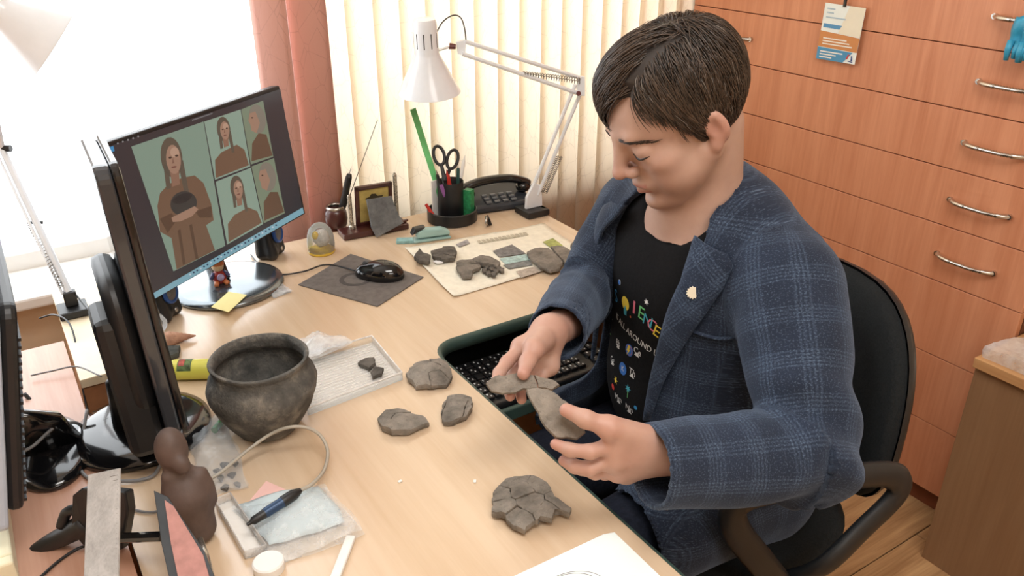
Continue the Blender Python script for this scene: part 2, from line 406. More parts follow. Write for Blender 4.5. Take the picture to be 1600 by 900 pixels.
# low side cabinet
M['walnut'] = wood('walnut_board', (152, 120, 90), (132, 100, 72), 2, 0.8, 0.45)
M['beech_edge'] = wood('beech_top', (205, 160, 112), (180, 134, 90), 1, 1, 0.4)
sc_ = thing('low_cabinet', 'low brown cabinet with a lighter beech top at the lower right', 'cabinet', (2.05, 0.45, 0))
MB().bb((1.735, 0.10, 0.0), (2.40, 0.772, 0.565)).build('body', M['walnut'], sc_, bevel=.001)
MB().bb((1.722, 0.09, 0.565), (2.405, 0.774, 0.59)).build('top', M['beech_edge'], sc_, bevel=.002)
# ================================================================== desks
M['beech'] = wood('beech_laminate', (217, 194, 167), (202, 174, 143), 1, 0.55, 0.24, spec=0.75)
M['teal_edge'] = pm('dark_teal_edge_band', (62, 84, 78), 0.45, var=0.08)
M['red_beech'] = wood('red_beech_laminate', (202, 160, 138), (178, 130, 106), 1, 0.7, 0.33, spec=0.55)
DT, TH = 0.75, 0.026
desk = thing('corner_desk', 'light beech corner desk with dark teal edging, covered in pottery sherds', 'desk', (0.35, 1.1, 0))
# inner corner rounded
IX, IY, RR = 0.600, 1.228, 0.055
out = [(0.03, 0.02), (IX, 0.02), (IX, IY-RR)]
for k in range(1, 9):
    a = R_(180-90*k/8); out.append((IX+RR+RR*math.cos(a), IY-RR+RR*math.sin(a)))
out += [(1.187, IY), (1.187, 1.862), (0.135, 1.862), (0.135, 1.32), (0.03, 1.32)]
out = [V(x, y, DT-TH) for x, y in out]
def slab(name, out, z0, z1, top, edge, parent):
    n = len(out); mb = MB()
    lo = [V(p[0], p[1], z0) for p in out]; hi = [V(p[0], p[1], z1) for p in out]
    mb.add(lo+hi, [tuple(range(n-1, -1, -1)), tuple(range(n, 2*n))], 0)
    mb.add(lo+hi, [(i, (i+1) % n, n+(i+1) % n, n+i) for i in range(n)], 1)
    return mb.build(name, [top, edge], parent)
slab('desktop', out, DT-TH, DT, M['beech'], M['teal_edge'], desk)
# thick soft-line edge band in the knee recess
band = [V(IX-.001, 0.02, DT-TH/2), V(IX-.001, IY-RR, DT-TH/2)] + [V(IX+RR+(RR)*math.cos(R_(180-90*k/8)), IY-RR+(RR)*math.sin(R_(180-90*k/8)), DT-TH/2) for k in range(1, 9)] + [V(1.187, IY, DT-TH/2)]
eb = MB()
for a, b_ in ((0.0, 0.008),):
    pass
q = []
for i, p in enumerate(band):
    t = nrm(band[min(i+1, len(band)-1)]-band[max(i-1, 0)]); nn = V(t[1], -t[0], 0)
    q.append([p+V(0, 0, TH/2-.0002), p+nn*.006+V(0, 0, TH/2-.001), p+nn*.010+V(0, 0, TH/2-.006), p+nn*.010-V(0, 0, TH/2-.002), p-V(0, 0, TH/2)])
eb.grid(np.array(q)).build('edge_band', M['teal_edge'], desk, smooth=True)
MB().bb((0.05, 0.06, 0), (0.57, 0.085, DT-TH)).build('side_panel', M['beech'], desk)
MB().bb((1.15, 1.30, 0), (1.175, 1.84, DT-TH)).build('side_panel', M['beech'], desk)
MB().bb((0.15, 1.80, 0.15), (1.14, 1.82, DT-TH)).build('back_panel', M['beech'], desk)
MB().bb((0.06, 0.10, 0.2), (0.08, 1.30, DT-TH)).build('back_panel', M['beech'], desk)
# keyboard shelf hung under the recess
sh = MB()
sy0, sy1, sx0, sx1, sz = 1.085, 1.50, 0.50, 0.975, 0.655
MB().bb((sx0, sy0, sz-.018), (sx1, sy1, sz)).build('keyboard_shelf', pm('shelf_dark', (40, 46, 46), 0.5), desk, bevel=.002)
MB().bb((sx0, sy0-.012, sz-.02), (sx1, sy0, sz+.006)).build('shelf_edge', M['teal_edge'], desk, bevel=.003)
for xx in (sx0+.01, sx1-.03): MB().bb((xx, sy1-.25, sz), (xx+.02, sy1, DT-TH)).build('shelf_bracket', M['teal_edge'], desk)
ld = thing('side_desk', 'reddish desk at the left edge under the other monitor', 'desk', (-0.5, 0.9, 0))
slab('desktop', [V(-1.15, -0.05, 0), V(0.0245, -0.05, 0), V(0.0245, 1.62, 0), V(-1.15, 1.62, 0)], DT-TH, DT, M['red_beech'], pm('red_beech_edge', (150, 92, 62), 0.5), ld)
for xx in (-1.1, -0.03): MB().bb((xx, 0.1, 0), (xx+.025, 1.55, DT-TH)).build('side_panel', M['red_beech'], ld)
rb = thing('window_box', 'cream topped low box between the two desks by the window', 'box', (0.08, 1.66, 0))
MB().bb((0.030, 1.445, 0.735), (0.130, 1.86, 0.752)).build('top', M['cream_board'], rb, bevel=.001)
MB().bb((0.032, 1.448, 0.0), (0.128, 1.86, 0.735)).build('body', pm('box_brown', (168, 116, 80), 0.5), rb)
# keyboard
M['blk'] = pm('black_plastic', (30, 31, 33), 0.42, var=0.1)
M['blk_gloss'] = pm('glossy_black', (16, 16, 18), 0.12, var=0.05, coat=0.4)
M['key'] = pm('black_keycap', (26, 27, 29), 0.45, var=0.05)
M['legend'] = pm('white_key_legend', (215, 218, 220), 0.6, var=0.02)
kb = thing('keyboard', 'black keyboard with white legends on the shelf under the desk', 'keyboard', (0.82, 1.17, sz))
KX, KY = 0.615, 1.10
MB().bb((KX-.01, KY-.012, sz+.0005), (KX+.338, KY+.150, sz+.016)).build('case', M['blk'], kb, bevel=.004)
k0 = None; leg = MB()
for r_ in range(6):
    for c_ in range(17):
        x = KX+.004+c_*0.0194; y_ = KY+.004+r_*0.0228
        if c_ == 14 or (r_ == 0 and 4 <= c_ <= 8): continue
        if k0 is None:
            k0 = MB().prism([V(-.0082, -.009, 0), V(.0082, -.009, 0), V(.0082, .009, 0), V(-.0082, .009, 0)], V(0, 0, .007)).build('key', M['key'], kb, bevel=.0016); o = k0
        else:
            o = k0.copy(); COL.objects.link(o)
        l = WL[kb.name]; o.location = (x+.009-l[0], y_+.01-l[1], sz+.0155-l[2])
        if random.random() < 0.92:
            a = random.uniform(.002, .0034); leg.bb((x+.005, y_+.011, sz+.0226), (x+.005+a, y_+.0155, sz+.0229))
            if random.random() < .6: leg.bb((x+.0105, y_+.004, sz+.0226), (x+.0128, y_+.0075, sz+.0229))
if k0: 
    sp = MB().prism([V(KX+.084, KY+.005, sz+.0155), V(KX+.176, KY+.005, sz+.0155), V(KX+.176, KY+.023, sz+.0155), V(KX+.084, KY+.023, sz+.0155)], V(0, 0, .007)).build('space_bar', M['key'], kb, bevel=.0016)
leg.build('key_legends', M['legend'], kb)['kind'] = 'stuff'
# ================================================================== the seated person
def smat(name):
    m, g, b = newmat(name)
    a = g.new('ShaderNodeAttribute', attribute_name='tint'); sp = g.new('ShaderNodeSeparateXYZ'); g.l.new(a.outputs['Vector'], sp.inputs[0])
    n1 = g.noise(g.coord(), 45, 4, 0.6); n2 = g.noise(g.coord(), 260, 2, 0.5)
    c = g.mix(n1, lin((180, 146, 130)), lin((196, 163, 147)))
    c = g.mix(g.math('MULTIPLY', sp.outputs[0], 1.0, True), c, lin((184, 118, 104)))       # flush
    c = g.mix(sp.outputs[1], c, lin((170, 96, 90)))                                         # lips, nails' beds
    c = g.mix(sp.outputs[2], c, lin((150, 112, 92)))                                        # shaved beard shade of the skin
    g.put(b.inputs['Base Color'], c); b.inputs['Roughness'].default_value = 0.5
    b.inputs['Subsurface Weight'].default_value = 0.12; b.inputs['Subsurface Radius'].default_value = (0.01, 0.004, 0.002); b.inputs['Subsurface Scale'].default_value = 0.6
    g.l.new(g.bump(n2, 0.12, 0.001), b.inputs['Normal'])
    return m
M['skin'] = smat('skin')
def tweed():
    m, g, b = newmat('navy_glen_check_wool')
    a = g.new('ShaderNodeAttribute', attribute_name='cloth'); sp = g.new('ShaderNodeSeparateXYZ'); g.l.new(a.outputs['Vector'], sp.inputs[0])
    def stripes(s, per, off):
        band = g.math('GREATER_THAN', g.math('SINE', g.math('ADD', g.math('MULTIPLY', s, 2*math.pi/per), off)), 0.25)
        fine = g.math('ADD', g.math('MULTIPLY', g.math('SINE', g.math('MULTIPLY', s, 2*math.pi/0.0052)), 0.5), 0.5)
        return g.math('MULTIPLY', band, fine)
    wob = g.noise(a.outputs['Vector'], 30, 2, 0.5)
    u = g.math('ADD', sp.outputs[0], g.math('MULTIPLY', wob, 0.004)); v = g.math('ADD', sp.outputs[1], g.math('MULTIPLY', wob, 0.004))
    su = stripes(u, 0.052, 0.4); sv = stripes(v, 0.060, 1.0)
    fine = g.noise(a.outputs['Vector'], 430, 3, 0.75)
    sp2 = g.math('GREATER_THAN', fine, 0.585)
    f = g.math('MULTIPLY', g.math('ADD', su, sv), g.math('MULTIPLY', g.math('SUBTRACT', fine, 0.36, True), 4.2))
    base = g.mix(g.noise(a.outputs['Vector'], 14, 3, 0.6), lin((27, 33, 46)), lin((40, 50, 70)))
    c = g.mix(g.math('MULTIPLY', f, 0.36, True), base, lin((88, 106, 130)))
    c = g.mix(g.math('MULTIPLY', sp2, 0.30), c, lin((110, 128, 150)))
    g.put(b.inputs['Base Color'], c); b.inputs['Roughness'].default_value = 0.85; b.inputs['Specular IOR Level'].default_value = 0.2
    b.inputs['Sheen Weight'].default_value = 0.25; b.inputs['Sheen Tint'].default_value = (0.5, 0.65, 0.9, 1)
    g.l.new(g.bump(fine, 0.5, 0.0012), b.inputs['Normal'])
    return m
M['tweed'] = tweed()
M['tee'] = pm('black_cotton', (24, 24, 26), 0.9, var=0.15, scale=200, bump=0.15, spec=0.15)
M['trouser'] = pm('dark_navy_denim', (32, 36, 48), 0.9, var=0.2, scale=160, bump=0.2, spec=0.15)
MY = 0.885
person = thing('person', 'seated person in navy check blazer looking down at two pottery sherds in the hands', 'person', (1.02, MY, 0.0))
# ---- key joints
NECK = V(0.905, MY-.01, 1.075)
L_SH, L_EL, L_WR = V(0.925, 0.692, 1.005), at(1262, 706, 1.125), at(1018, 728, 1.040)
R_SH, R_EL, R_WR = V(0.945, 1.055, 1.00), at(914, 450, 1.48), at(870, 520, 1.235)
# ---- head
HY, HPIT = R_(180-14), R_(28)
hf = V(math.cos(HY)*math.cos(HPIT), math.sin(HY)*math.cos(HPIT), -math.sin(HPIT)); hl = nrm(np.cross(V(0, 0, 1), hf)); hu = np.cross(hf, hl)
HR = np.stack([hf, hl, hu], 1)
HO = at(1115, 203, 1.135) - HR@V(-.008, .078, .0)
def H(x, y, z): return HO + HR@V(x, y, z)
def hel(c, r, tilt=0.0, yaw=0.0):
    R = HR
    if tilt: c_, s_ = math.cos(tilt), math.sin(tilt); R = R@np.array([[c_, 0, s_], [0, 1, 0], [-s_, 0, c_]])
    if yaw: R = R@rotz(yaw)
    return el(H(*c), r, R)
vol = Vol(HO-.19, HO+V(.21, .17, .17), 0.0022)
vol.op(hel((-.008, 0, .042), (.100, .076, .085)), .01)
vol.op(hel((.036, 0, .040), (.060, .062, .058)), .02)                # forehead
vol.op(hel((.030, 0, -.030), (.060, .062, .076)), .02)               # face
for s in (1, -1):
    vol.op(rc(H(.000, s*.053, -.035), H(.060, s*.022, -.088), .022, .017), .020)
    vol.op(hel((.058, s*.042, -.014), (.026, .022, .020)), .02)
    vol.op(hel((.050, s*.038, -.048), (.028, .022, .026)), .02)
vol.op(hel((.078, 0, -.091), (.019, .022, .016)), .016)
vol.op(rc(H(.088, .030, .034), H(.088, -.030, .034), .009), .014)
for s in (1, -1):
    vol.op(hel((.110, s*.036, .010), (.014, .019, .012)), .016, 's')
    vol.op(hel((.0790, s*.032, .010), (.0135, .0170, .0125)), .007)
    vol.op(hel((.0800, s*.033, -.002), (.0090, .0150, .0060)), .008)
vol.op(hel((.080, 0, .010), (.020, .013, .026)), .010)
vol.op(rc(H(.0945, 0, .028), H(.113, 0, -.014), .0085, .010), .012)
vol.op(hel((.114, 0, -.020), (.0125, .011, .010)), .007)
for s in (1, -1): vol.op(hel((.101, s*.0135, -.024), (.0105, .0075, .0085)), .006)
for s in (1, -1): vol.op(hel((.106, s*.0065, -.0335), (.004, .003, .003)), .003, 's')
vol.op(hel((.082, 0, -.052), (.018, .027, .020)), .014)
vol.op(rc(H(.094, .017, -.0525), H(.0985, .003, -.049), .0040, .0052), .004).op(rc(H(.094, -.017, -.0525), H(.0985, -.003, -.049), .0040, .0052), .004)
vol.op(rc(H(.091, .014, -.061), H(.0955, 0, -.0625), .0045, .0062), .004).op(rc(H(.091, -.014, -.061), H(.0955, 0, -.0625), .0045, .0062), .004)
vol.op(rc(H(.097, .022, -.0575), H(.1045, 0, -.0555), .0016), .002, 's').op(rc(H(.097, -.022, -.0575), H(.1045, 0, -.0555), .0016), .002, 's')
vol.op(hel((.094, 0, -.075), (.006, .016, .005)), .008, 's')
for s in (1, -1):
    vol.op(hel((-.012, s*.080, .004), (.017, .0075, .029), 0.22, -s*.35), .008)
    vol.op(hel((-.006, s*.076, -.024), (.009, .006, .011)), .008)
    vol.op(hel((-.006, s*.089, .005), (.009, .007, .017), 0.22, -s*.35), .005, 's')
    vol.op(rc(H(-.022, s*.083, -.008), H(-.014, s*.085, .022), .0030), .004)
vol.op(rc(H(-.034, 0, -.030), NECK+V(.024, 0, -.03), .054, .060), .018)
vol.op(rc(H(-.006, 0, -.062), NECK+V(-.028, 0, 0), .034, .040), .02)
vol.op(rc(NECK+V(.0, 0, .01), V(.93, MY, 1.0), .060, .077), .03).op(el(V(.950, MY, .960), V(.1195, .1515, .1515)), .03)
headP, headF = vol.mesh()
keep = None
hl_loc = (headP-HO)@HR
tint = np.zeros((len(headP), 3))
tint[:, 0] = np.clip(np.exp(-((hl_loc[:, 0]-.07)**2+(np.abs(hl_loc[:, 1])-.045)**2+(hl_loc[:, 2]+.02)**2)/.0006)*.18+np.exp(-((hl_loc[:, 0]-.116)**2+hl_loc[:, 1]**2+(hl_loc[:, 2]+.022)**2)/.0003)*.4+np.exp(-((hl_loc[:, 0]+.012)**2+hl_loc[:, 2]**2)/.0014)*np.clip((np.abs(hl_loc[:, 1])-.070)/.008, 0, 1)*.45, 0, 1)
lipd = np.minimum(np.abs(hl_loc[:, 2]+.0505), np.abs(hl_loc[:, 2]+.062))
tint[:, 1] = np.clip(1-lipd/.005, 0, 1)*(hl_loc[:, 0] > .088)*(np.abs(hl_loc[:, 1]) < .022)*.7
tint[:, 2] = np.clip((-hl_loc[:, 2]-.045)/.03, 0, 1)*np.clip((hl_loc[:, 0]-.005)/.03, 0, 1)*np.clip((hl_loc[:, 2]+.125)/.02, 0, 1)*.35
# ---- hands
def digit(vol, J, r, k=.004):
    for i in range(len(J)-1): vol.op(rc(J[i], J[i+1], r[i], r[i+1]), k)
def nail(tip, prev, out_, w_=.0058):
    t = nrm(tip-prev); o = nrm(out_-t*np.dot(out_, t)); s = np.cross(t, o)
    c = tip+o*.0062-t*.001; P = np.zeros((4, 5, 3))
    for i in range(4):
        for j in range(5):
            a = (j-2)/2; P[i, j] = c+t*(i/3-.6)*.0115+s*a*w_-o*(a*a*.0026)
    MB().grid(P).build('fingernail', pm('fingernail', (206, 168, 152), 0.3, var=0.03) if 'fingernail' not in bpy.data.materials else bpy.data.materials['fingernail'], body, smooth=True)
def hand(W, prevW, mcp, chains, thumb, rad, palm_r, lo, hi):
    v_ = Vol(lo, hi, 0.0018)
    v_.op(rc(prevW, W, .030, .026), .01)
    for m_ in mcp: v_.op(rc(W, m_, palm_r*1.15, palm_r), .016)
    for i in range(len(mcp)-1): v_.op(rc(mcp[i], mcp[i+1], palm_r*.85), .010)
    for c_, r_ in zip(chains, rad): digit(v_, c_, r_, .005)
    v_.op(rc(W*.45+thumb[0]*.55, thumb[1], .018, .014), .014)
    digit(v_, thumb, [.0150, .0125, .0105, .0088], .008)
    return v_.mesh()
fr = [.0105, .0092, .0084, .0070]
# near (left) hand: thumb above the sherd, fingers below it
LW, LPW = at(1062, 706, 1.060), at(1120, 712, 1.075)
lm = [at(962, 694, 1.030), at(958, 716, 1.040), at(966, 732, 1.062), at(978, 736, 1.085)]
lc = [[lm[0], at(922, 706, 1.018), at(890, 703, 1.024), at(868, 694, 1.032)],
      [lm[1], at(922, 732, 1.030), at(898, 729, 1.038), at(881, 720, 1.048)],
      [lm[2], at(930, 738, 1.052), at(908, 732, 1.062), at(893, 722, 1.072)],
      [lm[3], at(945, 740, 1.082), at(925, 736, 1.092), at(912, 728, 1.10)]]
lt = [at(1010, 684, 1.04), at(952, 668, 1.012), at(915, 655, 1.008), at(885, 641, 1.018)]
pts = np.array([LW, LPW]+lm+[p for c_ in lc for p in c_]+lt)
lhP, lhF = hand(LW, LPW, lm, lc, lt, [fr, [.0108, .0094, .0086, .0072], [.0102, .009, .0082, .007], [.009, .008, .0072, .0062]], .0165, pts.min(0)-.05, pts.max(0)+.05)
# far (right) hand: palm to the lens, thumb over the sherd's edge, fingers behind it
RW, RPW = at(858, 519, 1.225), at(890, 500, 1.30)
rm = [at(815, 543, 1.185), at(826, 556, 1.205), at(842, 566, 1.215), at(858, 571, 1.215)]
rcn = [[rm[0], at(792, 566, 1.160), at(780, 583, 1.140), at(774, 600, 1.125)],
       [rm[1], at(802, 584, 1.180), at(794, 602, 1.155), at(797, 619, 1.132)],
       [rm[2], at(820, 594, 1.190), at(812, 610, 1.165), at(815, 624, 1.140)],
       [rm[3], at(842, 596, 1.195), at(838, 610, 1.175), at(838, 621, 1.155)]]
rt_ = [at(848, 532, 1.185), at(834, 546, 1.150), at(824, 566, 1.130), at(818, 584, 1.112)]
pts = np.array([RW, RPW]+rm+[p for c_ in rcn for p in c_]+rt_)
rhP, rhF = hand(RW, RPW, rm, rcn, rt_, [fr, [.0108, .0094, .0086, .0072], [.0102, .009, .0082, .007], [.009, .008, .0072, .0062]], .0150, pts.min(0)-.05, pts.max(0)+.05)
def htint(P, tips):
    t = np.zeros((len(P), 3))
    for p in tips: t[:, 0] = np.maximum(t[:, 0], .55*np.exp(-((P-p)**2).sum(1)/.00025))
    t[:, 0] = np.maximum(t[:, 0], .18+.12*sn(P, 60)); return t
cv = Vol((.76, .74, .96), (1.02, 1.04, 1.16), .004)
cv.op(el(V(.950, MY, .960), V(.118, .15, .15)), .03).op(rc(NECK+V(.0, 0, .01), V(.93, MY, 1.0), .058, .075), .03)
cP, cF = cv.mesh()
BP, BF, BT, o_ = [], [], [], 0
for P_, F_, T_ in ((headP, headF, tint), (lhP, lhF, htint(lhP, [c_[-1] for c_ in lc]+[lt[-1]]+lm)), (rhP, rhF, htint(rhP, [c_[-1] for c_ in rcn]+[rt_[-1]])), (cP, cF, np.full((len(cP), 3), (.12, 0, 0)))):
    BP.append(smooth_mesh(P_, F_, 1, .4)); BF.append(F_+o_); BT.append(T_); o_ += len(P_)
me = np_mesh('body', np.concatenate(BP), np.concatenate(BF)); vattr(me, 'tint', np.concatenate(BT))
body = link('body', me, M['skin'], person, smooth=True)
nail(lt[-1], lt[-2], -ray(885, 641)*.6+UP*900); nail(rt_[-1], rt_[-2], -ray(818, 584)); 

# ---- torso field (shared by shirt, blazer, lapels)
def torso(vol, off=0.0, arms=False, hem=False):
    vol.op(el(V(.955, MY, .930), V(.135+off, .178+off, .20+off)), .03)
    vol.op(el(V(.972, MY, .745), V(.158+off, .178+off, .20+off)), .05)
    vol.op(rc(V(.950, MY-.145, 1.000), V(.950, MY+.145, 1.000), .062+off), .05)
    vol.op(rc(NECK+V(.03, 0, -.02), V(.945, MY-.135, 1.012), .056+off, .046+off), .04)
    vol.op(rc(NECK+V(.03, 0, -.02), V(.945, MY+.135, 1.012), .056+off, .046+off), .04)
    vol.op(el(V(1.03, MY, .57), V(.16+off, .19+off, .12+off)), .06)
tv = Vol((.70, .60, .46), (1.25, 1.17, 1.16), .005); torso(tv)
def tfield(p, tv=tv):
    """trilinear sample of a field (the torso's by default)"""
    q = (np.asarray(p, float)-tv.lo)/tv.h; q = np.clip(q, 0, np.array(tv.D.shape)-1.001); i = np.floor(q).astype(int); f = q-i; r_ = 0
    for a in (0, 1):
        for b_ in (0, 1):
            for c_ in (0, 1): r_ = r_+tv.D[i[..., 0]+a, i[..., 1]+b_, i[..., 2]+c_]*(f[..., 0] if a else 1-f[..., 0])*(f[..., 1] if b_ else 1-f[..., 1])*(f[..., 2] if c_ else 1-f[..., 2])
    return r_
def on_chest(y, z, off=0.0):
    """x of the torso front at (y,z), pushed out by off"""
    y = np.asarray(y, float); z = np.asarray(z, float); lo = np.full(y.shape, .68); 
    x = lo.copy()
    for _ in range(60):
        d = tfield(np.stack([x, y, z], -1))-off; x = x+np.clip(d*.7, -.004, .02)
    return np.stack([x, y, z], -1)
# shirt: torso slightly shrunk, with the round neckline cut out
sv = Vol((.70, .60, .46), (1.25, 1.17, 1.16), .005); torso(sv, 0.0)
sv.op(el(V(.845, MY-.005, 1.115), V(.10, .088, .080)), .008, 's')
sP, sF = sv.mesh()
shirt = link('t_shirt', np_mesh('t_shirt', sP, sF), M['tee'], person, smooth=True)
# ---- blazer
bv = Vol((.52, .42, .44), (1.26, 1.20, 1.17), .0045); torso(bv, .016)
bv.op(rc(V(1.0, MY-.10, .575), V(.79, MY-.13, .59), .125, .098), .06).op(rc(V(1.0, MY+.09, .60), V(.80, MY+.125, .615), .115, .085), .06)
inner = Vol((.52, .42, .44), (1.26, 1.20, 1.17), .0045); torso(inner, -.001)
inner.op(rc(V(1.0, MY-.09, .585), V(.72, MY-.125, .585), .095, .070), .06).op(rc(V(1.0, MY+.09, .585), V(.72, MY+.125, .585), .095, .070), .06)
X, Y, Z = np.meshgrid(*[(bv.lo[k]+bv.h*np.arange(bv.n[k])).astype(np.float32) for k in range(3)], indexing='ij')
# opening edges: y at the near (left) and far (right) front edge as functions of height
zz = np.array([.40, .60, .70, .80, .90, 1.00, 1.06, 1.10, 1.20])
yn = np.array([.76, .815, .832, .830, .818, .800, .800, .812, .83]); yf = np.array([1.05, 1.03, 1.03, 1.040, 1.042, 1.020, .985, .952, .93])
gap = np.maximum(np.interp(Z, zz, yn)-Y, Y-np.interp(Z, zz, yf))         # <0 inside the opening
gap = np.maximum(gap, X-.93)
nk = el(NECK+V(-.01, 0, .05), V(.072, .070, .10))[0](X, Y, Z)
hem = .465+.10*np.clip((X-.95)*2, 0, 1)-Z
shell = np.maximum.reduce([bv.D, -inner.D, -gap, -nk, hem])
bv.D = shell.astype(np.float32)
ARM = [(L_SH, L_EL, .080, .069), (L_EL, L_WR, .067, .055), (R_SH, R_EL, .074, .055), (R_EL, R_WR, .054, .045)]
# arms join the shoulders; cuffs are hollow
for a, b_, ra, rb_ in ARM: bv.op(rc(a, b_, ra, rb_), .028 if a is L_SH or a is R_SH else .02)
def cut_cuff(wr, elb, r_in):
    t = nrm(wr-elb)
    d = (X-wr[0])*t[0]+(Y-wr[1])*t[1]+(Z-wr[2])*t[2]
    rr = np.sqrt(np.maximum((X-wr[0])**2+(Y-wr[1])**2+(Z-wr[2])**2-d*d, 0))
    near = rr < .085
    bv.D = np.where(near & (d > -.12) & (d < .12), np.maximum(bv.D, np.maximum(d-.004, -np.maximum(rr-r_in, -d-.05))), bv.D).astype(np.float32)
cut_cuff(L_WR, L_EL, .047); cut_cuff(R_WR, R_EL, .040)
jP, jF = bv.mesh(); jP = smooth_mesh(jP, jF, 2, .5); jN = vnormals(jP, jF)
cl = np.zeros((len(jP), 3)); best = np.full(len(jP), 9.0); disp = np.zeros(len(jP)); wsel = np.full(len(jP), -1)
for i, (a, b_, ra, rb_) in enumerate(ARM):
    t = b_-a; L = np.linalg.norm(t); tn = t/L; s = (jP-a)@tn; rad = jP-a-np.clip(s, 0, L)[:, None]*tn; d = np.linalg.norm(rad, axis=1)-(ra+(rb_-ra)*np.clip(s/L, 0, 1))
    e1, e2, _ = frame(tn, (0, 1, 0)); ang = np.arctan2(rad@e2, rad@e1)
    m_ = (d < best) & (d < .012); best = np.where(m_, d, best); wsel = np.where(m_, i, wsel)
    cl[m_, 0] = ang[m_]*.062; cl[m_, 1] = s[m_]+(.3 if i % 2 else 0); cl[m_, 2] = i*.3
    # folds: strong at the elbow, fading along the sleeve
    if i % 2 == 0: fd = .0080*np.exp(-((s-L)/.09)**2)*np.sin(s*58+ang*1.6+sn(jP, 18)*1.5)+.0035*np.sin(s*42-ang*2.1+sn(jP, 14)*2)*np.exp(-((s-L*.55)/.09)**2)
    else: fd = .0100*np.exp(-(s/.085)**2)*np.sin(s*62+ang*2.2+sn(jP, 18)*1.5)+.0028*np.sin(s*36+ang*1.3+sn(jP, 15)*2)*np.exp(-((s-L*.5)/.08)**2)
    disp = np.where(m_, fd, disp)
tm = wsel < 0
cl[tm, 0] = jP[tm, 1]-MY+np.where(np.abs(jN[tm, 1]) > .7, jP[tm, 0], 0); cl[tm, 1] = jP[tm, 2]; cl[tm, 2] = 2
disp = np.where(tm, .0022*sn(jP, 26)+.0016*sn(jP*V(1, 1, .4), 55, 2), disp)
jP = jP+jN*disp[:, None]
me = np_mesh('blazer', jP, jF); vattr(me, 'cloth', cl); blazer = link('blazer', me, M['tweed'], person, smooth=True)
# lapels and collar: thick cloth laid on the chest
def chest_patch(name, rows, off, thick, parent, mat, n=8):
    """rows: list of ((y,z) inner, (y,z) outer) down the chest"""
    P = np.zeros((len(rows), n, 3))
    for i, (a, b_) in enumerate(rows):
        for j in range(n):
            t = j/(n-1); y = a[0]+(b_[0]-a[0])*t; z = a[1]+(b_[1]-a[1])*t
            P[i, j] = on_chest(np.array([y]), np.array([z]), off+.004*math.sin(t*math.pi))[0]
    mb = MB().grid(P); o = mb.build(name, mat, parent, smooth=True)
    A = P.reshape(-1, 3); vattr(o.data, 'cloth', np.stack([A[:, 1]*.8+A[:, 2]*.6, A[:, 2]*.8-A[:, 1]*.6, A[:, 0]*0], 1))
    s = o.modifiers.new('solid', 'SOLIDIFY'); s.thickness = thick; s.offset = 0
    return o
def interp_rows(keys, n):
    K = np.array([[*a, *b_] for a, b_ in keys]); t = np.linspace(0, len(keys)-1, n); i = np.minimum(t.astype(int), len(keys)-2); f = (t-i)[:, None]
    Q = K[i]*(1-f)+K[i+1]*f; return [((q[0], q[1]), (q[2], q[3])) for q in Q]
near_l = interp_rows([((.806, 1.066), (.752, 1.052)), ((.803, 1.04), (.738, 1.038)), ((.802, 1.00), (.742, 1.005)), ((.812, .95), (.758, .96)), ((.822, .89), (.782, .90)), ((.830, .82), (.806, .83)), ((.833, .74), (.822, .745))], 22)
chest_patch('lapel', near_l, .024, .005, blazer, M['tweed'])
far_l = interp_rows([((.962, 1.066), (1.015, 1.052)), ((.980, 1.04), (1.038, 1.038)), ((1.018, 1.00), (1.052, 1.005)), ((1.034, .95), (1.056, .96)), ((1.040, .89), (1.056, .90)), ((1.038, .82), (1.048, .83)), ((1.030, .74), (1.036, .745))], 22)
chest_patch('lapel', far_l, .024, .005, blazer, M['tweed'])

# ---- hair: a cap following the skull with strands combed over it
hm, g, b = newmat('dark_brown_hair')
a = g.new('ShaderNodeAttribute', attribute_name='strand'); sp = g.new('ShaderNodeSeparateXYZ'); g.l.new(a.outputs['Vector'], sp.inputs[0])
c = g.mix(sp.outputs[0], lin((40, 33, 29)), lin((84, 68, 56))); c = g.mix(g.math('GREATER_THAN', sp.outputs[1], 0.965), c, lin((112, 104, 96)))  # a few greyer strands paint in the hair's specular highlights
g.put(b.inputs['Base Color'], c); b.inputs['Roughness'].default_value = 0.38; b.inputs['Specular IOR Level'].default_value = 0.55
HC, HRAD = V(-.008, 0, .042), V(.100, .077, .086)
ph_k = np.radians([-180, -140, -115, -98, -86, -76, -60, -35, 0, 22, 38, 52, 62, 72, 80, 88, 100, 115, 140, 180])
zm_k = np.array([-.062, -.050, -.012, .030, .028, -.012, .040, .052, .082, .088, .082, .062, .038, -.006, -.034, .012, .028, -.010, -.050, -.062])
def zmin(ph): return np.interp(ph, ph_k, zm_k)
def srad(d): return 1/np.sqrt((d[..., 0]/HRAD[0])**2+(d[..., 1]/HRAD[1])**2+(d[..., 2]/HRAD[2])**2)
def thick(d):
    f = np.clip(d[..., 0], 0, 1); u_ = np.clip(d[..., 2], 0, 1); rgt = np.clip(-d[..., 1]*.6+.55, 0, 1)
    return .0085+.010*u_+.022*f*np.clip(u_*1.7, 0, 1)*rgt+.006*np.clip(-d[..., 0], 0, 1)*np.clip(d[..., 2]+.5, 0, 1)
nph, ne = 120, 26; CP = np.zeros((nph+1, ne, 3))
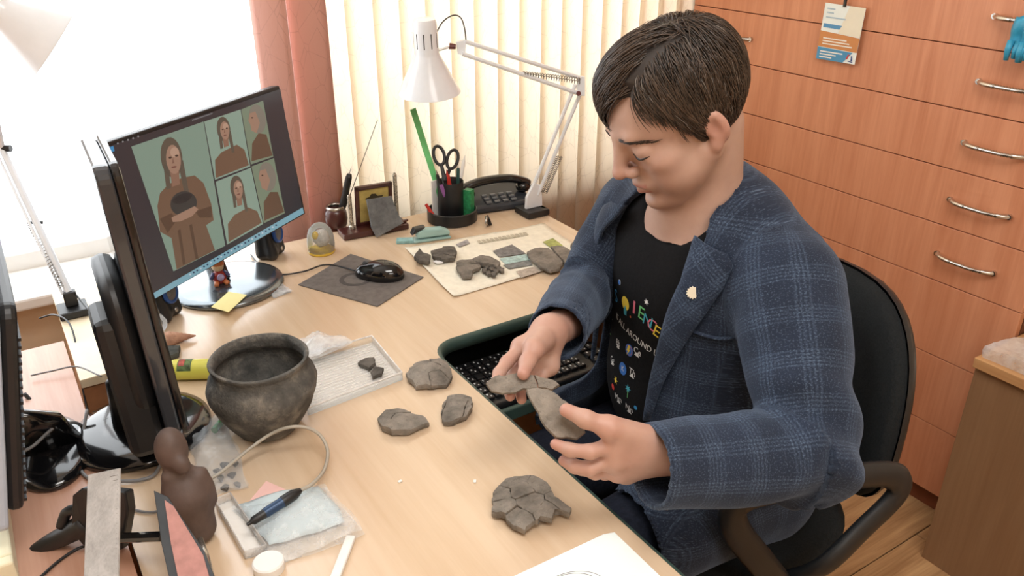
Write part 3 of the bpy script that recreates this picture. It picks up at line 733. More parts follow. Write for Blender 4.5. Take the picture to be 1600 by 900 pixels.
for i in range(nph+1):
    ph = -math.pi+2*math.pi*i/nph; z0 = zmin(ph)
    # elevation where the scalp reaches the hairline height
    es = np.radians(np.linspace(-75, 89, 330)); dd = np.stack([np.cos(es)*math.cos(ph), np.cos(es)*math.sin(ph), np.sin(es)], 1)
    zz_ = HC[2]+dd[:, 2]*srad(dd); e0 = es[np.argmax(zz_ >= z0)]
    for j in range(ne):
        t = j/(ne-1); e = e0+(math.pi/2-e0)*t; d = V(math.cos(e)*math.cos(ph), math.cos(e)*math.sin(ph), math.sin(e))
        CP[i, j] = HC+d*(srad(d)+thick(d)*(0.15+.55*min(1, t*5)))
hb = MB().grid(CP@HR.T+HO)
NS, KS = 9500, 10
rnd = rng.random((NS*3, 2)); ph = rnd[:, 0]*2*math.pi-math.pi; se = rnd[:, 1]*1.9-.9
d0 = np.stack([np.sqrt(1-se**2)*np.cos(ph), np.sqrt(1-se**2)*np.sin(ph), se], 1); p0 = HC+d0*srad(d0)[:, None]
ok = p0[:, 2] > zmin(np.arctan2(p0[:, 1], p0[:, 0]-HC[0]))+.004
d0 = d0[ok][:NS]; NS = len(d0)
lift = rng.random(NS)*.35+.72; left = (d0[:, 1]*HRAD[1] > .030+.10*np.clip(-d0[:, 0]-.25, 0, 1)*-1) & (d0[:, 0] > -.45)
crown = nrm(V(-.62, .10, .78)); Lh = np.where(left, .050, np.where(d0[:, 0] > -.2, .088, .046))*(0.75+.5*rng.random(NS))
Lh = np.where(d0[:, 2] < .05, Lh*.45, Lh)
ST = np.zeros((NS, KS, 3)); NO = np.zeros((NS, KS, 3)); d = d0.copy(); jit = rng.normal(0, .16, (NS, 3))
for k in range(KS):
    t = k/(KS-1); r_ = srad(d)+thick(d)*lift*(0.45+.55*min(1, t*3.5))
    ST[:, k] = HC+d*r_[:, None]; NO[:, k] = d
    fl_ = d-crown*(d@crown)[:, None]; fl_ = fl_/np.maximum(np.linalg.norm(fl_, axis=1), .15)[:, None]
    bias = np.where(left[:, None], V(-.10, .30, -1.0), np.where((d[:, 0] > -.2)[:, None], V(1.0, -.55, -.25), V(-.2, 0, -1.0)))
    fl_ = fl_*.55+bias+jit; fl_ = fl_-d*(fl_*d).sum(1)[:, None]; fl_ /= np.maximum(np.linalg.norm(fl_, axis=1), 1e-6)[:, None]
    d = d+fl_*(Lh/(KS-1)/.10)[:, None]; d /= np.linalg.norm(d, axis=1)[:, None]
# tips settle: fringe tips bend down
T_ = np.gradient(ST, axis=1); T_ /= np.maximum(np.linalg.norm(T_, axis=2), 1e-9)[..., None]
S_ = np.cross(T_, NO); S_ /= np.maximum(np.linalg.norm(S_, axis=2), 1e-9)[..., None]
wd = (.00085*(1-np.linspace(0, 1, KS)**3*.85))[None, :, None]*(0.7+.7*rng.random(NS))[:, None, None]
VR = np.stack([ST+S_*wd, ST-S_*wd, ST+NO*wd*.9], 2)                     # (NS,KS,3,3)
VR = VR.reshape(-1, 3)@HR.T+HO
base = (np.arange(NS)[:, None, None]*KS+np.arange(KS-1)[None, :, None])*3; kk = np.arange(3)[None, None, :]
Q = np.stack([base+kk, base+(kk+1) % 3, base+3+(kk+1) % 3, base+3+kk], -1).reshape(-1, 4)
capV = np.array(hb.v); capF = np.array(hb.f)
me = np_mesh('hair', np.concatenate([capV, VR]), np.concatenate([capF, Q+len(capV)]))
sa = np.zeros((len(capV)+len(VR), 3)); rs_ = np.repeat(rng.random((NS, 2)), KS*3, axis=0); sa[len(capV):, :2] = rs_; vattr(me, 'strand', sa)
hair = link('hair', me, hm, person, smooth=True)
# eyebrows and lashes
def face_pt(y, z, off):
    x = .15
    for _ in range(120):
        d_ = float(tfield(H(x, y, z)[None], vol)[0])
        if d_ < off: break
        x -= max(d_-off, .0003)*.6
    return H(x, y, z)
for s in (1, -1):
    eb = MB()
    for i in range(46):
        t = random.random(); y_ = .014+.040*t; x_ = .0965-.016*t*t+.001; z_ = .0335+.001*t-.013*t*t+random.uniform(-.0024, .0024)
        p = face_pt(s*y_, z_, .0004); q_ = face_pt(s*(y_+.008), z_+.002-.003*t, .0010); eb.tube([p, (p+q_)/2+hf*.0005, q_], [.0007, .0006, .0002], 3)
    eb.build('eyebrow', hm, body)
    pts_ = [face_pt(s*(.018+.032*t), .0045-.0035*math.sin(t*math.pi), .0003) for t in np.linspace(0, 1, 9)]
    MB().tube(pts_, [.0005, .0011, .0015, .0017, .0018, .0018, .0017, .0013, .0005], 6).build('eyelashes', hm, body)
# ---- trousers and shoes
pv = Vol((.44, .60, .04), (1.28, 1.17, .75), .007)
pv.op(el(V(1.06, MY, .565), V(.165, .185, .115)), .04)
for s in (-1, 1):
    hp, kn, an = V(1.03, MY+s*.095, .555), V(.615, MY+s*.115, .560), V(.66, MY+s*.13, .09)
    pv.op(rc(hp, kn, .098, .068), .04).op(rc(kn, an, .066, .048), .03)
pP, pF = pv.mesh(); pN = vnormals(pP, pF); pP = pP+pN*(.003*sn(pP, 35))[:, None]
link('trousers', np_mesh('trousers', pP, pF), M['trouser'], person, smooth=True)
for s in (-1, 1):
    fv = Vol((.38, MY+s*.13-.08, -.01), (.76, MY+s*.13+.08, .13), .005)
    fv.op(el(V(.575, MY+s*.13, .036), V(.145, .046, .036)), .01).op(rc(V(.66, MY+s*.13, .05), V(.66, MY+s*.13, .09), .045, .042), .03)
    fP, fF = fv.mesh(); link('shoe', np_mesh('shoe', fP, fF), M['blk'], person, smooth=True)
# ---- shirt print, following the chest
def chest_px(u, v, off=.0012):
    """chest point seen at a photograph position: march along the sight line"""
    r_ = nrm(ray(u, v)); p = CAM+r_*.9
    for _ in range(70): p = p+r_*np.clip(tfield(p)-off, -.003, .02)
    return p
pr_c = {k: pm('print_'+k, c_, .7, var=.04) for k, c_ in dict(blue=(62, 150, 205), yellow=(235, 205, 70), pink=(215, 110, 130), green=(110, 190, 120), teal=(70, 165, 185), white=(222, 222, 220), red=(205, 60, 50), royal=(50, 110, 190), orange=(215, 105, 60)).items()}
def shirt_frame(u, v):
    p = chest_px(u, v); q1 = chest_px(u+8, v+5.8); ex = nrm(q1-p); q2 = chest_px(u-2.2, v-8); ey = nrm(q2-p); ey = nrm(ey-ex*np.dot(ex, ey)); return p, ex, ey
def proj_chest(p3, off):
    P = np.asarray(p3, float).copy()
    for _ in range(12):
        d = tfield(P)-off; e = 2e-3
        gr = np.stack([tfield(P+V(e, 0, 0))-tfield(P-V(e, 0, 0)), tfield(P+V(0, e, 0))-tfield(P-V(0, e, 0)), tfield(P+V(0, 0, e))-tfield(P-V(0, 0, e))], -1)/(2*e)
        P = P-gr*d[..., None]*.8
    return P
sprint = {k: MB() for k in pr_c}
def stext(txt, u, v, size, col, rot=0, sx=1.0):
    p, ex, ey = shirt_frame(u, v); vs_, fs = text_mesh(txt, size); c_, s_ = math.cos(rot), math.sin(rot)
    P = np.array([p+ex*((a[0]*c_-a[1]*s_)*sx)+ey*(a[0]*s_+a[1]*c_) for a in vs_]); sprint[col].add(proj_chest(P, .0016), fs)
def sshape(pts2, u, v, col, off=.0013):
    p, ex, ey = shirt_frame(u, v); P = np.array([p]+[p+ex*a+ey*b_ for a, b_ in pts2]); n = len(pts2)
    sprint[col].add(proj_chest(P, off), [(0, 1+i, 1+(i+1) % n) for i in range(n)])
circ = lambda r, n=14, e=1.0: [(r*math.cos(2*math.pi*i/n), r*e*math.sin(2*math.pi*i/n)) for i in range(n)]
star = lambda r, n=5: [((r if i % 2 == 0 else r*.4)*math.cos(math.pi*i/n), (r if i % 2 == 0 else r*.4)*math.sin(math.pi*i/n)) for i in range(2*n)]
bolt = [(-.002, .009), (.005, .009), (.001, .002), (.005, .002), (-.004, -.010), (-.001, -.002), (-.005, -.002)]
stext('S', 963, 463, .034, 'blue'); sshape(circ(.0125), 977, 474, 'yellow'); sshape([(-.005, -.010), (.005, -.010), (.004, -.019), (-.004, -.019)], 977, 476, 'teal')
stext('I', 991, 481, .034, 'pink', sx=1.5); stext('E', 1002, 490, .034, 'green'); stext('N', 1012, 502, .030, 'teal'); stext('C', 1018, 508, .030, 'pink'); stext('E', 1026, 518, .030, 'yellow')
sshape(circ(.005), 968, 441, 'white'); sshape(circ(.0042), 968, 441, 'royal', .0019); sshape(star(.006, 6), 1010, 472, 'white'); sshape(circ(.002), 985, 495, 'orange'); sshape(circ(.002), 955, 483, 'pink')
for u, v in ((942, 490), (947, 493), (952, 496), (957, 499)): sshape([(-.002, -.0006), (.002, -.0006), (.002, .0006), (-.002, .0006)], u, v, 'white')
stext('IS ALL AROUND US', 990, 526, .0155, 'white', -.10)
rows_ = [(942, 512, 'Na'), (966, 536, 'Bb'), (996, 549, 'Ce'), (933, 540, 'Pr'), (957, 562, 'Gg'), (988, 582, 'Th'), (941, 594, 'Lu'), (966, 622, 'Mm'), (983, 638, 'Nn'), (934, 621, 'Fe'), (946, 642, 'Zr')]
for u, v, t_ in rows_:
    stext(t_, u, v, .0165, 'white'); sshape([(-.006, -.0085), (.006, -.0085), (.006, -.0075), (-.006, -.0075)], u, v+1, 'white')
sshape(star(.008, 6), 954, 522, 'green'); sshape(star(.003, 6), 954, 522, 'yellow', .002)
sshape(circ(.011), 983, 547, 'royal'); sshape(circ(.0092), 983, 547, 'orange', .0017); sshape(circ(.0085), 983, 547, 'royal', .002); sshape(bolt, 983, 547, 'yellow', .0026)
sshape(circ(.0075, 12, 1.1), 947, 548, 'red'); sshape([(0, .006), (.005, .010), (.001, .007)], 947, 546, 'green', .002)
sshape(circ(.0115), 973, 576, 'royal'); stext('K', 973, 576, .013, 'white')
sshape(star(.008, 6), 962, 594, 'yellow'); sshape(circ(.006), 958, 604, 'red', .0018); sshape(star(.008, 7), 981, 607, 'teal'); sshape([(-.0006, -.016), (.0008, -.016), (.0008, 0), (-.0006, 0)], 981, 609, 'green')
sshape(circ(.007, 12, .8), 942, 613, 'teal'); sshape(circ(.003), 944, 612, 'orange', .002); sshape([(-.008, .003), (0, .010), (.007, .003), (.002, -.010), (-.003, -.010)], 957, 641, 'orange'); sshape(circ(.004), 976, 657, 'pink'); sshape(circ(.003), 937, 574, 'green'); sshape(circ(.003), 939, 640, 'teal'); sshape(circ(.004), 993, 637, 'blue')
allp = MB(); pk = list(pr_c)
for i, k in enumerate(pk): allp.add(sprint[k].v, sprint[k].f, i)
tag(allp.build('shirt_print', [pr_c[k] for k in pk], shirt), 'colourful science lettering and symbols printed on the shirt', kind='stuff')
# ---- lapel pin
pp = chest_px(1082, 457, .031); n_ = nrm(np.array([tfield(pp+V(e, 0, 0)) for e in (.003, -.003)])@np.array([1, -1])*V(1, 0, 0)+V(-.25, -.45, .15))
pin = tag(MB().prism([pp+frame(n_)[0]*a+frame(n_)[1]*b_ for a, b_ in [((.0098 if i % 2 else .0078)*math.cos(math.pi*i/14), (.0098 if i % 2 else .0078)*math.sin(math.pi*i/14)) for i in range(28)]], n_*.0025).build('lapel_pin', pm('pale_gold', (242, 236, 214), .35, .15, var=.03)), 'small round pale gold sunburst pin on the blazer lapel', 'pin')
# ---- office chair
chair = thing('office_chair', 'black fabric office chair with looped plastic armrests under the seated person', 'chair', (1.06, MY, 0))
M['fabric'] = pm('black_chair_fabric', (38, 41, 43), .95, var=.15, scale=300, bump=.2, spec=.1)
M['chair_pl'] = pm('black_chair_plastic', (34, 37, 40), .38, var=.06)
def sup(a, n=2.6): c_, s_ = math.cos(a), math.sin(a); return (abs(c_)**(2/n)*(1 if c_ > 0 else -1), abs(s_)**(2/n)*(1 if s_ > 0 else -1))
def back_pt(y, z, dx): return V(1.290+.10*(z-.7)-1.0*(y-MY)**2*.9+dx, y, z)
def pad(dx0, dx1, w_, h_, zc, name, mat, flip=1):
    rings = []; N_ = 40
    for sc2, dx in ((1, dx0), (1.0, dx0*.6+dx1*.4), (.97, dx1), (.7, dx1+.004*flip), (.35, dx1+.006*flip), (.02, dx1+.007*flip)):
        rings.append([back_pt(MY+w_*sc2*sup(2*math.pi*i/N_)[0]*(1-.12*sup(2*math.pi*i/N_)[1]), zc+h_*sc2*sup(2*math.pi*i/N_)[1], dx) for i in range(N_+1)])
    return MB().grid(np.array(rings)).build(name, mat, chair, smooth=True)
pad(.0, -.030, .235, .200, .685, 'backrest', M['fabric'], -1)
pad(.0, .020, .240, .205, .685, 'back_shell', M['chair_pl'], 1)
sP_ = []
for sc2, z in ((.90, .395), (1.0, .410), (1.0, .445), (.93, .462), (.6, .466), (.02, .462)):
    sP_.append([V(1.045+.235*sc2*sup(2*math.pi*i/40)[0], MY+.235*sc2*sup(2*math.pi*i/40)[1], z) for i in range(41)])
MB().grid(np.array(sP_)).build('seat', M['fabric'], chair, smooth=True)
MB().bb((.90, MY-.12, .375), (1.18, MY+.12, .398)).build('seat_plate', M['chair_pl'], chair, bevel=.005)
MB().tube(spline([V(1.10, MY, .385), V(1.26, MY, .385), V(1.325, MY, .45), V(1.33, MY, .62)], 6), .022, 10, flat=.5, ref=(0, 1, 0)).build('back_bracket', M['chair_pl'], chair, smooth=True)
MB().tube([V(1.045, MY, .08), V(1.045, MY, .25), V(1.045, MY, .251), V(1.045, MY, .38)], [.028, .028, .016, .016], 14).build('gas_column', M['chair_pl'], chair, auto=40)
for i in range(5):
    a = 2*math.pi*i/5+.3; e_ = V(1.045+.28*math.cos(a), MY+.28*math.sin(a), .085)
    lg = MB().tube([V(1.045, MY, .105), (V(1.045, MY, .10)+e_)/2, e_], [.030, .022, .016], 8, flat=.7).build('leg', M['chair_pl'], chair, auto=40)
    MB().tube([e_+V(-.012, 0, -.055), e_+V(.012, 0, -.055)], .0275, 14).tube([e_+V(0, 0, -.05), e_], .006, 8).build('caster', M['blk'], lg, auto=40)
for s in (-1, 1):
    ay = MY+s*.305; 
    A_ = [(1.02, .455), (1.06, .515), (1.13, .575), (1.185, .630), (1.175, .668), (1.12, .690), (1.0, .705), (.90, .712), (.865, .695), (.875, .65), (.93, .57), (.985, .49), (1.0, .450)]
    A_ = [V(x, ay+(s*.0 if z > .5 else -s*.05*(.5-z)/.05), z) for x, z in A_]
    MB().tube(spline(A_, 6), [.024]*((len(A_)-1)*6+1), 10, flat=.55, ref=(0, 1, 0)).build('armrest', M['chair_pl'], chair, smooth=True)
    MB().box((1.015, MY+s*.235, .432), (.06, .12, .012)).build('armrest_bracket', M['chair_pl'], chair, bevel=.003)

chair.rotation_euler = (0, 0, R_(-13))

# ---- breast pocket welt and cuff buttons
pk_ = [chest_px(u, v, .0195) for u, v in ((1078, 516), (1092, 521), (1108, 526), (1126, 529), (1144, 528), (1152, 526))]
o = MB().tube(spline(pk_, 4), .0045, 6, flat=.45).build('breast_pocket', M['tweed'], blazer, smooth=True); A = np.array([v.co for v in o.data.vertices]); vattr(o.data, 'cloth', np.stack([A[:, 1]-MY, A[:, 2], A[:, 0]*0], 1))
ft = nrm(L_WR-L_EL)
for k in range(4):
    c_ = L_WR-ft*(.022+.017*k); dn_ = nrm(V(-.10, -.35, -1)-ft*np.dot(V(-.10, -.35, -1), ft))
    MB().lathe([(.0001, .002), (.0055, .002), (.0068, .0005), (.0062, -.003)], c_+dn_*(.0555+.0007*k), dn_, 14).build('cuff_button', M['blk_gloss'], blazer, smooth=True)
# ================================================================== monitors
MC, MYAW, MTILT, MW, MH = V(.360, 1.653, .989), R_(-54.68), R_(5.7), .515, .299
mn = V(math.cos(MYAW)*math.cos(MTILT), math.sin(MYAW)*math.cos(MTILT), math.sin(MTILT)); mr = nrm(np.cross(V(0, 0, 1), mn)); mu = np.cross(mn, mr)
MR = np.stack([mr, mn, mu], 1)
mon = thing('computer_monitor', 'black flat monitor showing portraits of a grey haired woman with braids', 'monitor', (.33, 1.69, .75))
MB().box(MC-mn*.012, (MW, .022, MH), MR).build('panel', M['blk'], mon, bevel=.003)
MB().box(MC-mn*.034-mu*.03, (.30, .024, .20), MR).build('rear_housing', M['blk'], mon, bevel=.008)
nb = D(357, 448); nb = V(nb[0], nb[1], DT)
MB().tube(spline([nb+V(-.01, .02, .012), nb+V(-.02, .045, .10), MC-mn*.045-mu*.05], 6), .028, 12, flat=.45, ref=mr).build('stand_neck', M['blk_gloss'], mon, smooth=True)
MB().lathe([(0, .0), (.112, .0), (.118, .004), (.116, .010), (.10, .014), (0, .016)], nb, sides=48).build('stand_base', pm('reflection_grey_metal', (120, 126, 130), .16, .85, var=.03), mon, smooth=True)  # grey metal colour stands in for the window's reflection on a glossy black foot
def S(u, v, off=.0002): return onP(u, v, MC+mn*off, mn)
SCR = {}
def sc_poly(pts, col, layer):
    key = tuple(col)
    if key not in SCR: SCR[key] = MB()
    P = [S(u, v, .0012+layer*.00012) for u, v in pts]
    A = sum(np.cross(P[i]-P[0], P[(i+1) % len(P)]-P[0]) for i in range(len(P)))
    if np.dot(A, mn) < 0: P = P[::-1]
    SCR[key].add(P, [tuple(range(len(P)))])
def sc_ell(c, rx, ry, col, layer, rot=0.0, n=18):
    pts = [(c[0]+rx*math.cos(2*math.pi*i/n)*math.cos(rot)-ry*math.sin(2*math.pi*i/n)*math.sin(rot), c[1]+rx*math.cos(2*math.pi*i/n)*math.sin(rot)+ry*math.sin(2*math.pi*i/n)*math.cos(rot)) for i in range(n)]
    sc_poly(pts, col, layer)
BGC, HAIRC, FACE, ROBE, ROBE2, POT = (128, 148, 132), (92, 82, 70), (158, 124, 104), (112, 86, 68), (88, 66, 52), (58, 58, 56)
sc_poly([(148, 236), (438, 139), (473, 328), (228, 474)], (52, 50, 54), 0)
sc_poly([(205, 229), (318, 190), (352, 384), (271, 424)], BGC, 1)
for q in ([(319, 190), (376, 171), (391, 260), (336, 281)], [(337, 284), (392, 262), (411, 350), (355, 382)]): sc_poly(q, (138, 158, 142), 1)
for q in ([(377, 171), (411, 157), (427, 245), (392, 257)], [(393, 260), (428, 247), (445, 333), (412, 349)]): sc_poly(q, (122, 134, 112), 1)
sc_poly([(229, 464), (473, 324), (475, 333), (231, 473)], (126, 168, 182), 1)
for i in range(26):
    t = .28+.022*i; sc_ell((229+244*t, 468-140*t), 1.7, 1.5, (40, 60, 90) if i % 3 else (190, 200, 210), 2, n=6)
sc_poly([(155, 236), (177, 228), (179, 236), (157, 244)], (60, 140, 190), 1)
for i in range(5): sc_ell((184+i*8, 224-i*2.7), 1.6, 1.6, (140, 140, 142), 1, n=6)
sc_poly([(300, 187), (332, 176), (332, 178), (300, 189)], (110, 110, 114), 1)
def woman(cx, cy, s, L, body, pot=False):
    sc_poly(body, ROBE, L)
    sc_ell((cx-1*s, cy), 17*s, 32*s, HAIRC, L+1, -.12)
    sc_poly([(cx-14*s, cy+10*s), (cx-6*s, cy+14*s), (cx-2*s, cy+48*s), (cx-9*s, cy+50*s)], HAIRC, L+1)
    sc_poly([(cx+9*s, cy+8*s), (cx+17*s, cy+4*s), (cx+27*s, cy+58*s), (cx+20*s, cy+60*s)], HAIRC, L+1)
    sc_poly([(cx-4*s, cy+16*s), (cx+10*s, cy+14*s), (cx+12*s, cy+42*s), (cx, cy+46*s)], (138, 104, 86), L+2)
    sc_ell((cx+2*s, cy+3*s), 11.5*s, 23*s, FACE, L+3, -.10)
    sc_ell((cx+4*s, cy-8*s), 7*s, 8*s, (182, 148, 126), L+4, -.1)
    for dx in (-4, 6): sc_ell((cx+(dx+1)*s, cy-1*s-dx*.3*s), 2.8*s, 1.7*s, (70, 52, 44), L+5, -.2, 8)
    sc_poly([(cx+1*s, cy-1*s), (cx+3.6*s, cy+9*s), (cx, cy+9.6*s)], (128, 94, 78), L+5)
    sc_ell((cx+3*s, cy+15*s), 4.4*s, 1.5*s, (112, 70, 62), L+5, -.2, 8)
woman(269, 246, 1.0, 2, [(246, 322), (250, 302), (263, 288), (284, 278), (304, 274), (318, 286), (330, 318), (334, 344), (322, 352), (336, 391), (276, 421), (268, 372), (250, 362)])
sc_ell((287, 318), 21, 19, POT, 8, -.4); sc_ell((285, 310), 16, 7, (44, 44, 44), 9, -.35)
sc_poly([(268, 340), (282, 333), (304, 322), (310, 327), (300, 338), (282, 346), (270, 347)], FACE, 10)
sc_poly([(250, 342), (268, 333), (276, 344), (262, 364)], ROBE2, 9); sc_poly([(305, 330), (330, 322), (331, 340), (312, 340)], ROBE2, 9)
sc_poly([(296, 352), (300, 350), (310, 404), (306, 406)], ROBE2, 8); sc_poly([(278, 360), (282, 358), (290, 412), (286, 414)], ROBE2, 8)
woman(350, 202, .62, 2, [(337, 276), (336, 250), (346, 238), (370, 226), (382, 234), (389, 258), (338, 278)])
woman(371, 294, .62, 2, [(357, 376), (356, 350), (366, 336), (388, 324), (402, 330), (409, 348), (358, 378)])
def side_face(cx, cy, body):
    sc_poly(body, (100, 76, 60), 2); sc_ell((cx, cy), 13, 23, (128, 120, 108), 3, -.15)
    sc_poly([(cx-12, cy-9), (cx-3, cy-12), (cx+4, cy+6), (cx-1, cy+22), (cx-9, cy+18), (cx-11, cy+8), (cx-14, cy+3)], FACE, 4); sc_ell((cx-8, cy-2), 1.8, 1.2, (70, 52, 44), 5, 0, 6)
side_face(402, 186, [(393, 252), (394, 224), (404, 208), (416, 210), (426, 243)]); side_face(418, 276, [(413, 345), (412, 316), (422, 300), (434, 300), (444, 331)])
scr = None
for i, (c_, mb) in enumerate(SCR.items()):
    m_ = emis('screen_glow_%d_%d_%d' % c_, c_, .85)
    if scr is None: scr = mb.build('screen', m_, mon); pic_all = MB(); pic_m = []
    else: pic_all.add(mb.v, mb.f, len(pic_m)); pic_m.append(m_)
tag(pic_all.build('screen_picture', pic_m, scr), 'five portraits of a grey haired woman with braids', kind='stuff')
# second monitor, seen along its edge from behind
m2 = thing('computer_monitor', 'black monitor seen edge-on from behind, beside the clay pot', 'monitor', (.10, 1.24, .75))
a0, a1 = V(.119, 1.045, 0), V(.126, 1.215, 0); dr = nrm(a1-a0); nn = V(-dr[1], dr[0], 0); lean = nrm(V(-.045, 0, 1)); R2 = np.stack([dr, nn, lean], 1)
c2 = (a0+a1)/2+V(0, 0, 1.035); W2 = np.linalg.norm(a1-a0)
def rbox(mb, c, w_, h_, t0, t1, r, Rm, mi=0):
    pts = [c+Rm@V(x, t0, z) for x, z in rrect(w_, h_, r)]; return mb.prism(pts, Rm@V(0, t1-t0, 0), mi)
grey_gl = pm('glossy_grey_back', (52, 55, 60), .14, var=.05, coat=.5)
rbox(MB(), c2, W2, .395, .0, .020, .02, R2).build('panel', grey_gl, m2, bevel=.004)
rbox(MB(), c2, W2+.006, .40, -.010, .0, .02, R2).build('bezel', M['blk_gloss'], m2, bevel=.003)
rbox(MB(), c2, W2-.03, .36, -.0105, -.010, .005, R2).build('screen', pm('dark_screen', (12, 13, 15), .15), m2)
rbox(MB(), c2+V(.004, .015, -.07), .165, .22, .02, .050, .05, R2).build('rear_housing', M['blk'], m2, bevel=.012, auto=60)
MB().box(c2+R2@V(-.02, .045, -.12), (.085, .05, .22), R2).build('stand_neck', M['blk'], m2, bevel=.012)
b2 = V(.092, 1.225, DT)
MB().lathe([(0, 0), (.098, 0), (.105, .004), (.104, .012), (.085, .020), (.05, .024), (0, .025)], b2, sides=40).build('stand_base', M['blk_gloss'], m2, smooth=True)
MB().tube([b2+V(.0, 0, .02), b2+V(-.005, -.005, .11)], [.04, .03], 14, flat=.5, ref=(0, 1, 0)).build('stand_column', M['blk'], m2, smooth=True)
# third monitor at the left edge
m3 = thing('computer_monitor', 'monitor at the left edge with a ribbed black back on a wide glossy foot', 'monitor', (-.05, 1.26, .75))
l3 = nrm(V(.20, 0, 1)); d3 = V(0, 1, 0); n3 = np.cross(d3, l3); R3 = np.stack([d3, n3, l3], 1); c3 = V(-.060, 1.22, .965)
rbox(MB(), c3, .46, .31, -.03, -.006, .015, R3).build('panel', pm('silver_blue_plastic', (180, 196, 215), .3, var=.05), m3, bevel=.004)
rbox(MB(), c3, .43, .28, -.006, .012, .02, R3).build('rear_housing', M['blk'], m3, bevel=.006)
rbox(MB(), c3, .435, .285, -.0306, -.0300, .004, R3).build('screen', bpy.data.materials['dark_screen'], m3)
for i in range(22):
    MB().box(c3+R3@V(0, .0135, -.125+i*.0105), (.41, .004, .004), R3).build('vent_rib', M['blk'], m3)
b3 = V(-.040, 1.245, DT)
mb = MB().lathe([(0, 0), (.098, 0), (.104, .003), (.103, .009), (.09, .014), (.045, .020), (0, .022)], b3, sides=48); mb.v = [(b3[0]+(v[0]-b3[0])*.55, v[1], v[2]) for v in mb.v]; mb.build('stand_base', M['blk_gloss'], m3, smooth=True)
MB().tube([b3+V(0, 0, .015), b3+V(.0, 0, .05), c3+R3@V(0, 0, -.13)], [.05, .035, .03], 14, flat=.5, ref=(0, 1, 0)).build('stand_neck', M['blk_gloss'], m3, smooth=True)
# ================================================================== lamps
M['lampw'] = pm('white_enamel', (232, 238, 245), .25, var=.02, coat=.3)
M['steel'] = pm('spring_steel', (150, 148, 145), .3, .9, var=.08)
M['knob'] = pm('maroon_knob', (96, 44, 44), .4)
def coil(a, b_, r=.004, turns=22, wire=.0011):
    a, b_ = np.asarray(a), np.asarray(b_); e1, e2, t = frame(b_-a); n = turns*8
    return MB().tube([a+(b_-a)*k/n+r*(math.cos(k*math.pi/4)*e1+math.sin(k*math.pi/4)*e2) for k in range(n+1)], wire, 4)
def shade(parent, rim, axis, rr=.074, L=.172):
    a = nrm(axis); tw = .0015
    pr = [(rr, 0), (.030, .088*L/.172), (.0285, .094*L/.172), (.0275, L-.012), (.024, L-.003), (.002, L)]
    sh = MB().lathe(pr+[(r-tw if r > .003 else .001, h_-tw*.6) for r, h_ in pr[::-1]], rim, a, 40).build('lamp_shade', M['lampw'], parent, auto=35)
    e1, e2, _ = frame(a)
    for k in range(10):
        w_ = 2*math.pi*k/10; o = e1*math.cos(w_)+e2*math.sin(w_)
        MB().box(rim+a*(L*.72)+o*.0277, (.0022, .0012, .034), np.stack([np.cross(a, o), o, a], 1)).build('vent_slot', M['blk'], sh)
    MB().ball(rim+a*.05, (.022, .022, .030)).build('bulb', pm('frosted_bulb', (240, 238, 230), .4, var=.02), sh, smooth=True)
    return sh
lp = thing('desk_lamp', 'white jointed desk lamp clamped beside the black telephone', 'lamp', (1.178, 1.69, .75))
LB = V(1.165, 1.70, .75); LE = at(905, 134, 2.08); LHj = at(722, 74, 1.96)
shade(lp, at(671, 144, 1.95), at(664, 45, 1.873)-at(671, 144, 1.95))
MB().bb((1.125, 1.665, .751), (1.192, 1.735, .768)).bb((1.178, 1.675, .66), (1.192, 1.725, .768)).bb((1.125, 1.675, .66), (1.192, 1.725, .674)).build('clamp', M['blk'], lp, bevel=.003)
MB().tube([V(1.15, 1.70, .674), V(1.15, 1.70, .724)], .006, 10).build('clamp_screw', M['steel'], lp)
j0 = LB+V(0, 0, .055); side = nrm(np.cross(LE-j0, V(.3, .9, .1)))
MB().prism([LB+V(-.028, -.005, .018), LB+V(.024, -.005, .018), LB+V(.022, -.005, .075), LB+V(-.004, -.005, .085), LB+V(-.026, -.005, .05)], V(0, .010, 0)).build('base_bracket', M['lampw'], lp, bevel=.002)
for s in (-1, 1): MB().tube([j0+side*s*.011, LE+side*s*.011], .0052, 8).build('lower_arm', M['lampw'], lp)
coil(j0+side*-.020+nrm(LE-j0)*.01, j0+side*-.020+nrm(LE-j0)*.115).build('spring', M['steel'], lp); coil(j0+side*-.030+nrm(LE-j0)*.01, j0+side*-.030+nrm(LE-j0)*.115).build('spring', M['steel'], lp)
MB().prism([at(903, 118, 2.075), at(914, 120, 2.075), at(914, 150, 2.085), at(902, 150, 2.085)], V(.003, .010, 0)).build('elbow_plate', M['lampw'], lp, bevel=.001)
MB().tube([at(904, 146, 2.06), at(904, 146, 2.10)], .006, 10).build('elbow_knob', M['knob'], lp)
MB().tube([at(727, 65, 1.96), at(907, 122, 2.075)], .0052, 8).build('upper_arm', M['lampw'], lp); MB().tube([at(722, 84, 1.965), at(904, 146, 2.083)], .0052, 8).build('upper_arm', M['lampw'], lp)
coil(at(818, 114, 2.02), at(907, 124, 2.07)).build('spring', M['steel'], lp); coil(at(818, 116, 2.025), at(907, 129, 2.075)).build('spring', M['steel'], lp)
MB().prism([at(713, 65, 1.957), at(729, 62, 1.957), at(727, 87, 1.967), at(716, 85, 1.967)], V(.003, .010, 0)).build('head_plate', M['lampw'], lp, bevel=.001)
MB().tube([at(712, 73, 1.962), at(702, 72, 1.96)], [.006, .0075], 10).build('head_knob', M['knob'], lp); MB().tube([at(703, 73, 1.96), at(684, 79, 1.955)], .0025, 8).build('shade_stem', M['steel'], lp)
MB().tube(spline([at(681, 53, 1.90), at(692, 34, 1.90), at(708, 24, 1.90), at(720, 28, 1.91), at(726, 45, 1.93), at(728, 62, 1.955)], 6), .0016, 6).build('cord', M['blk'], lp, smooth=True)
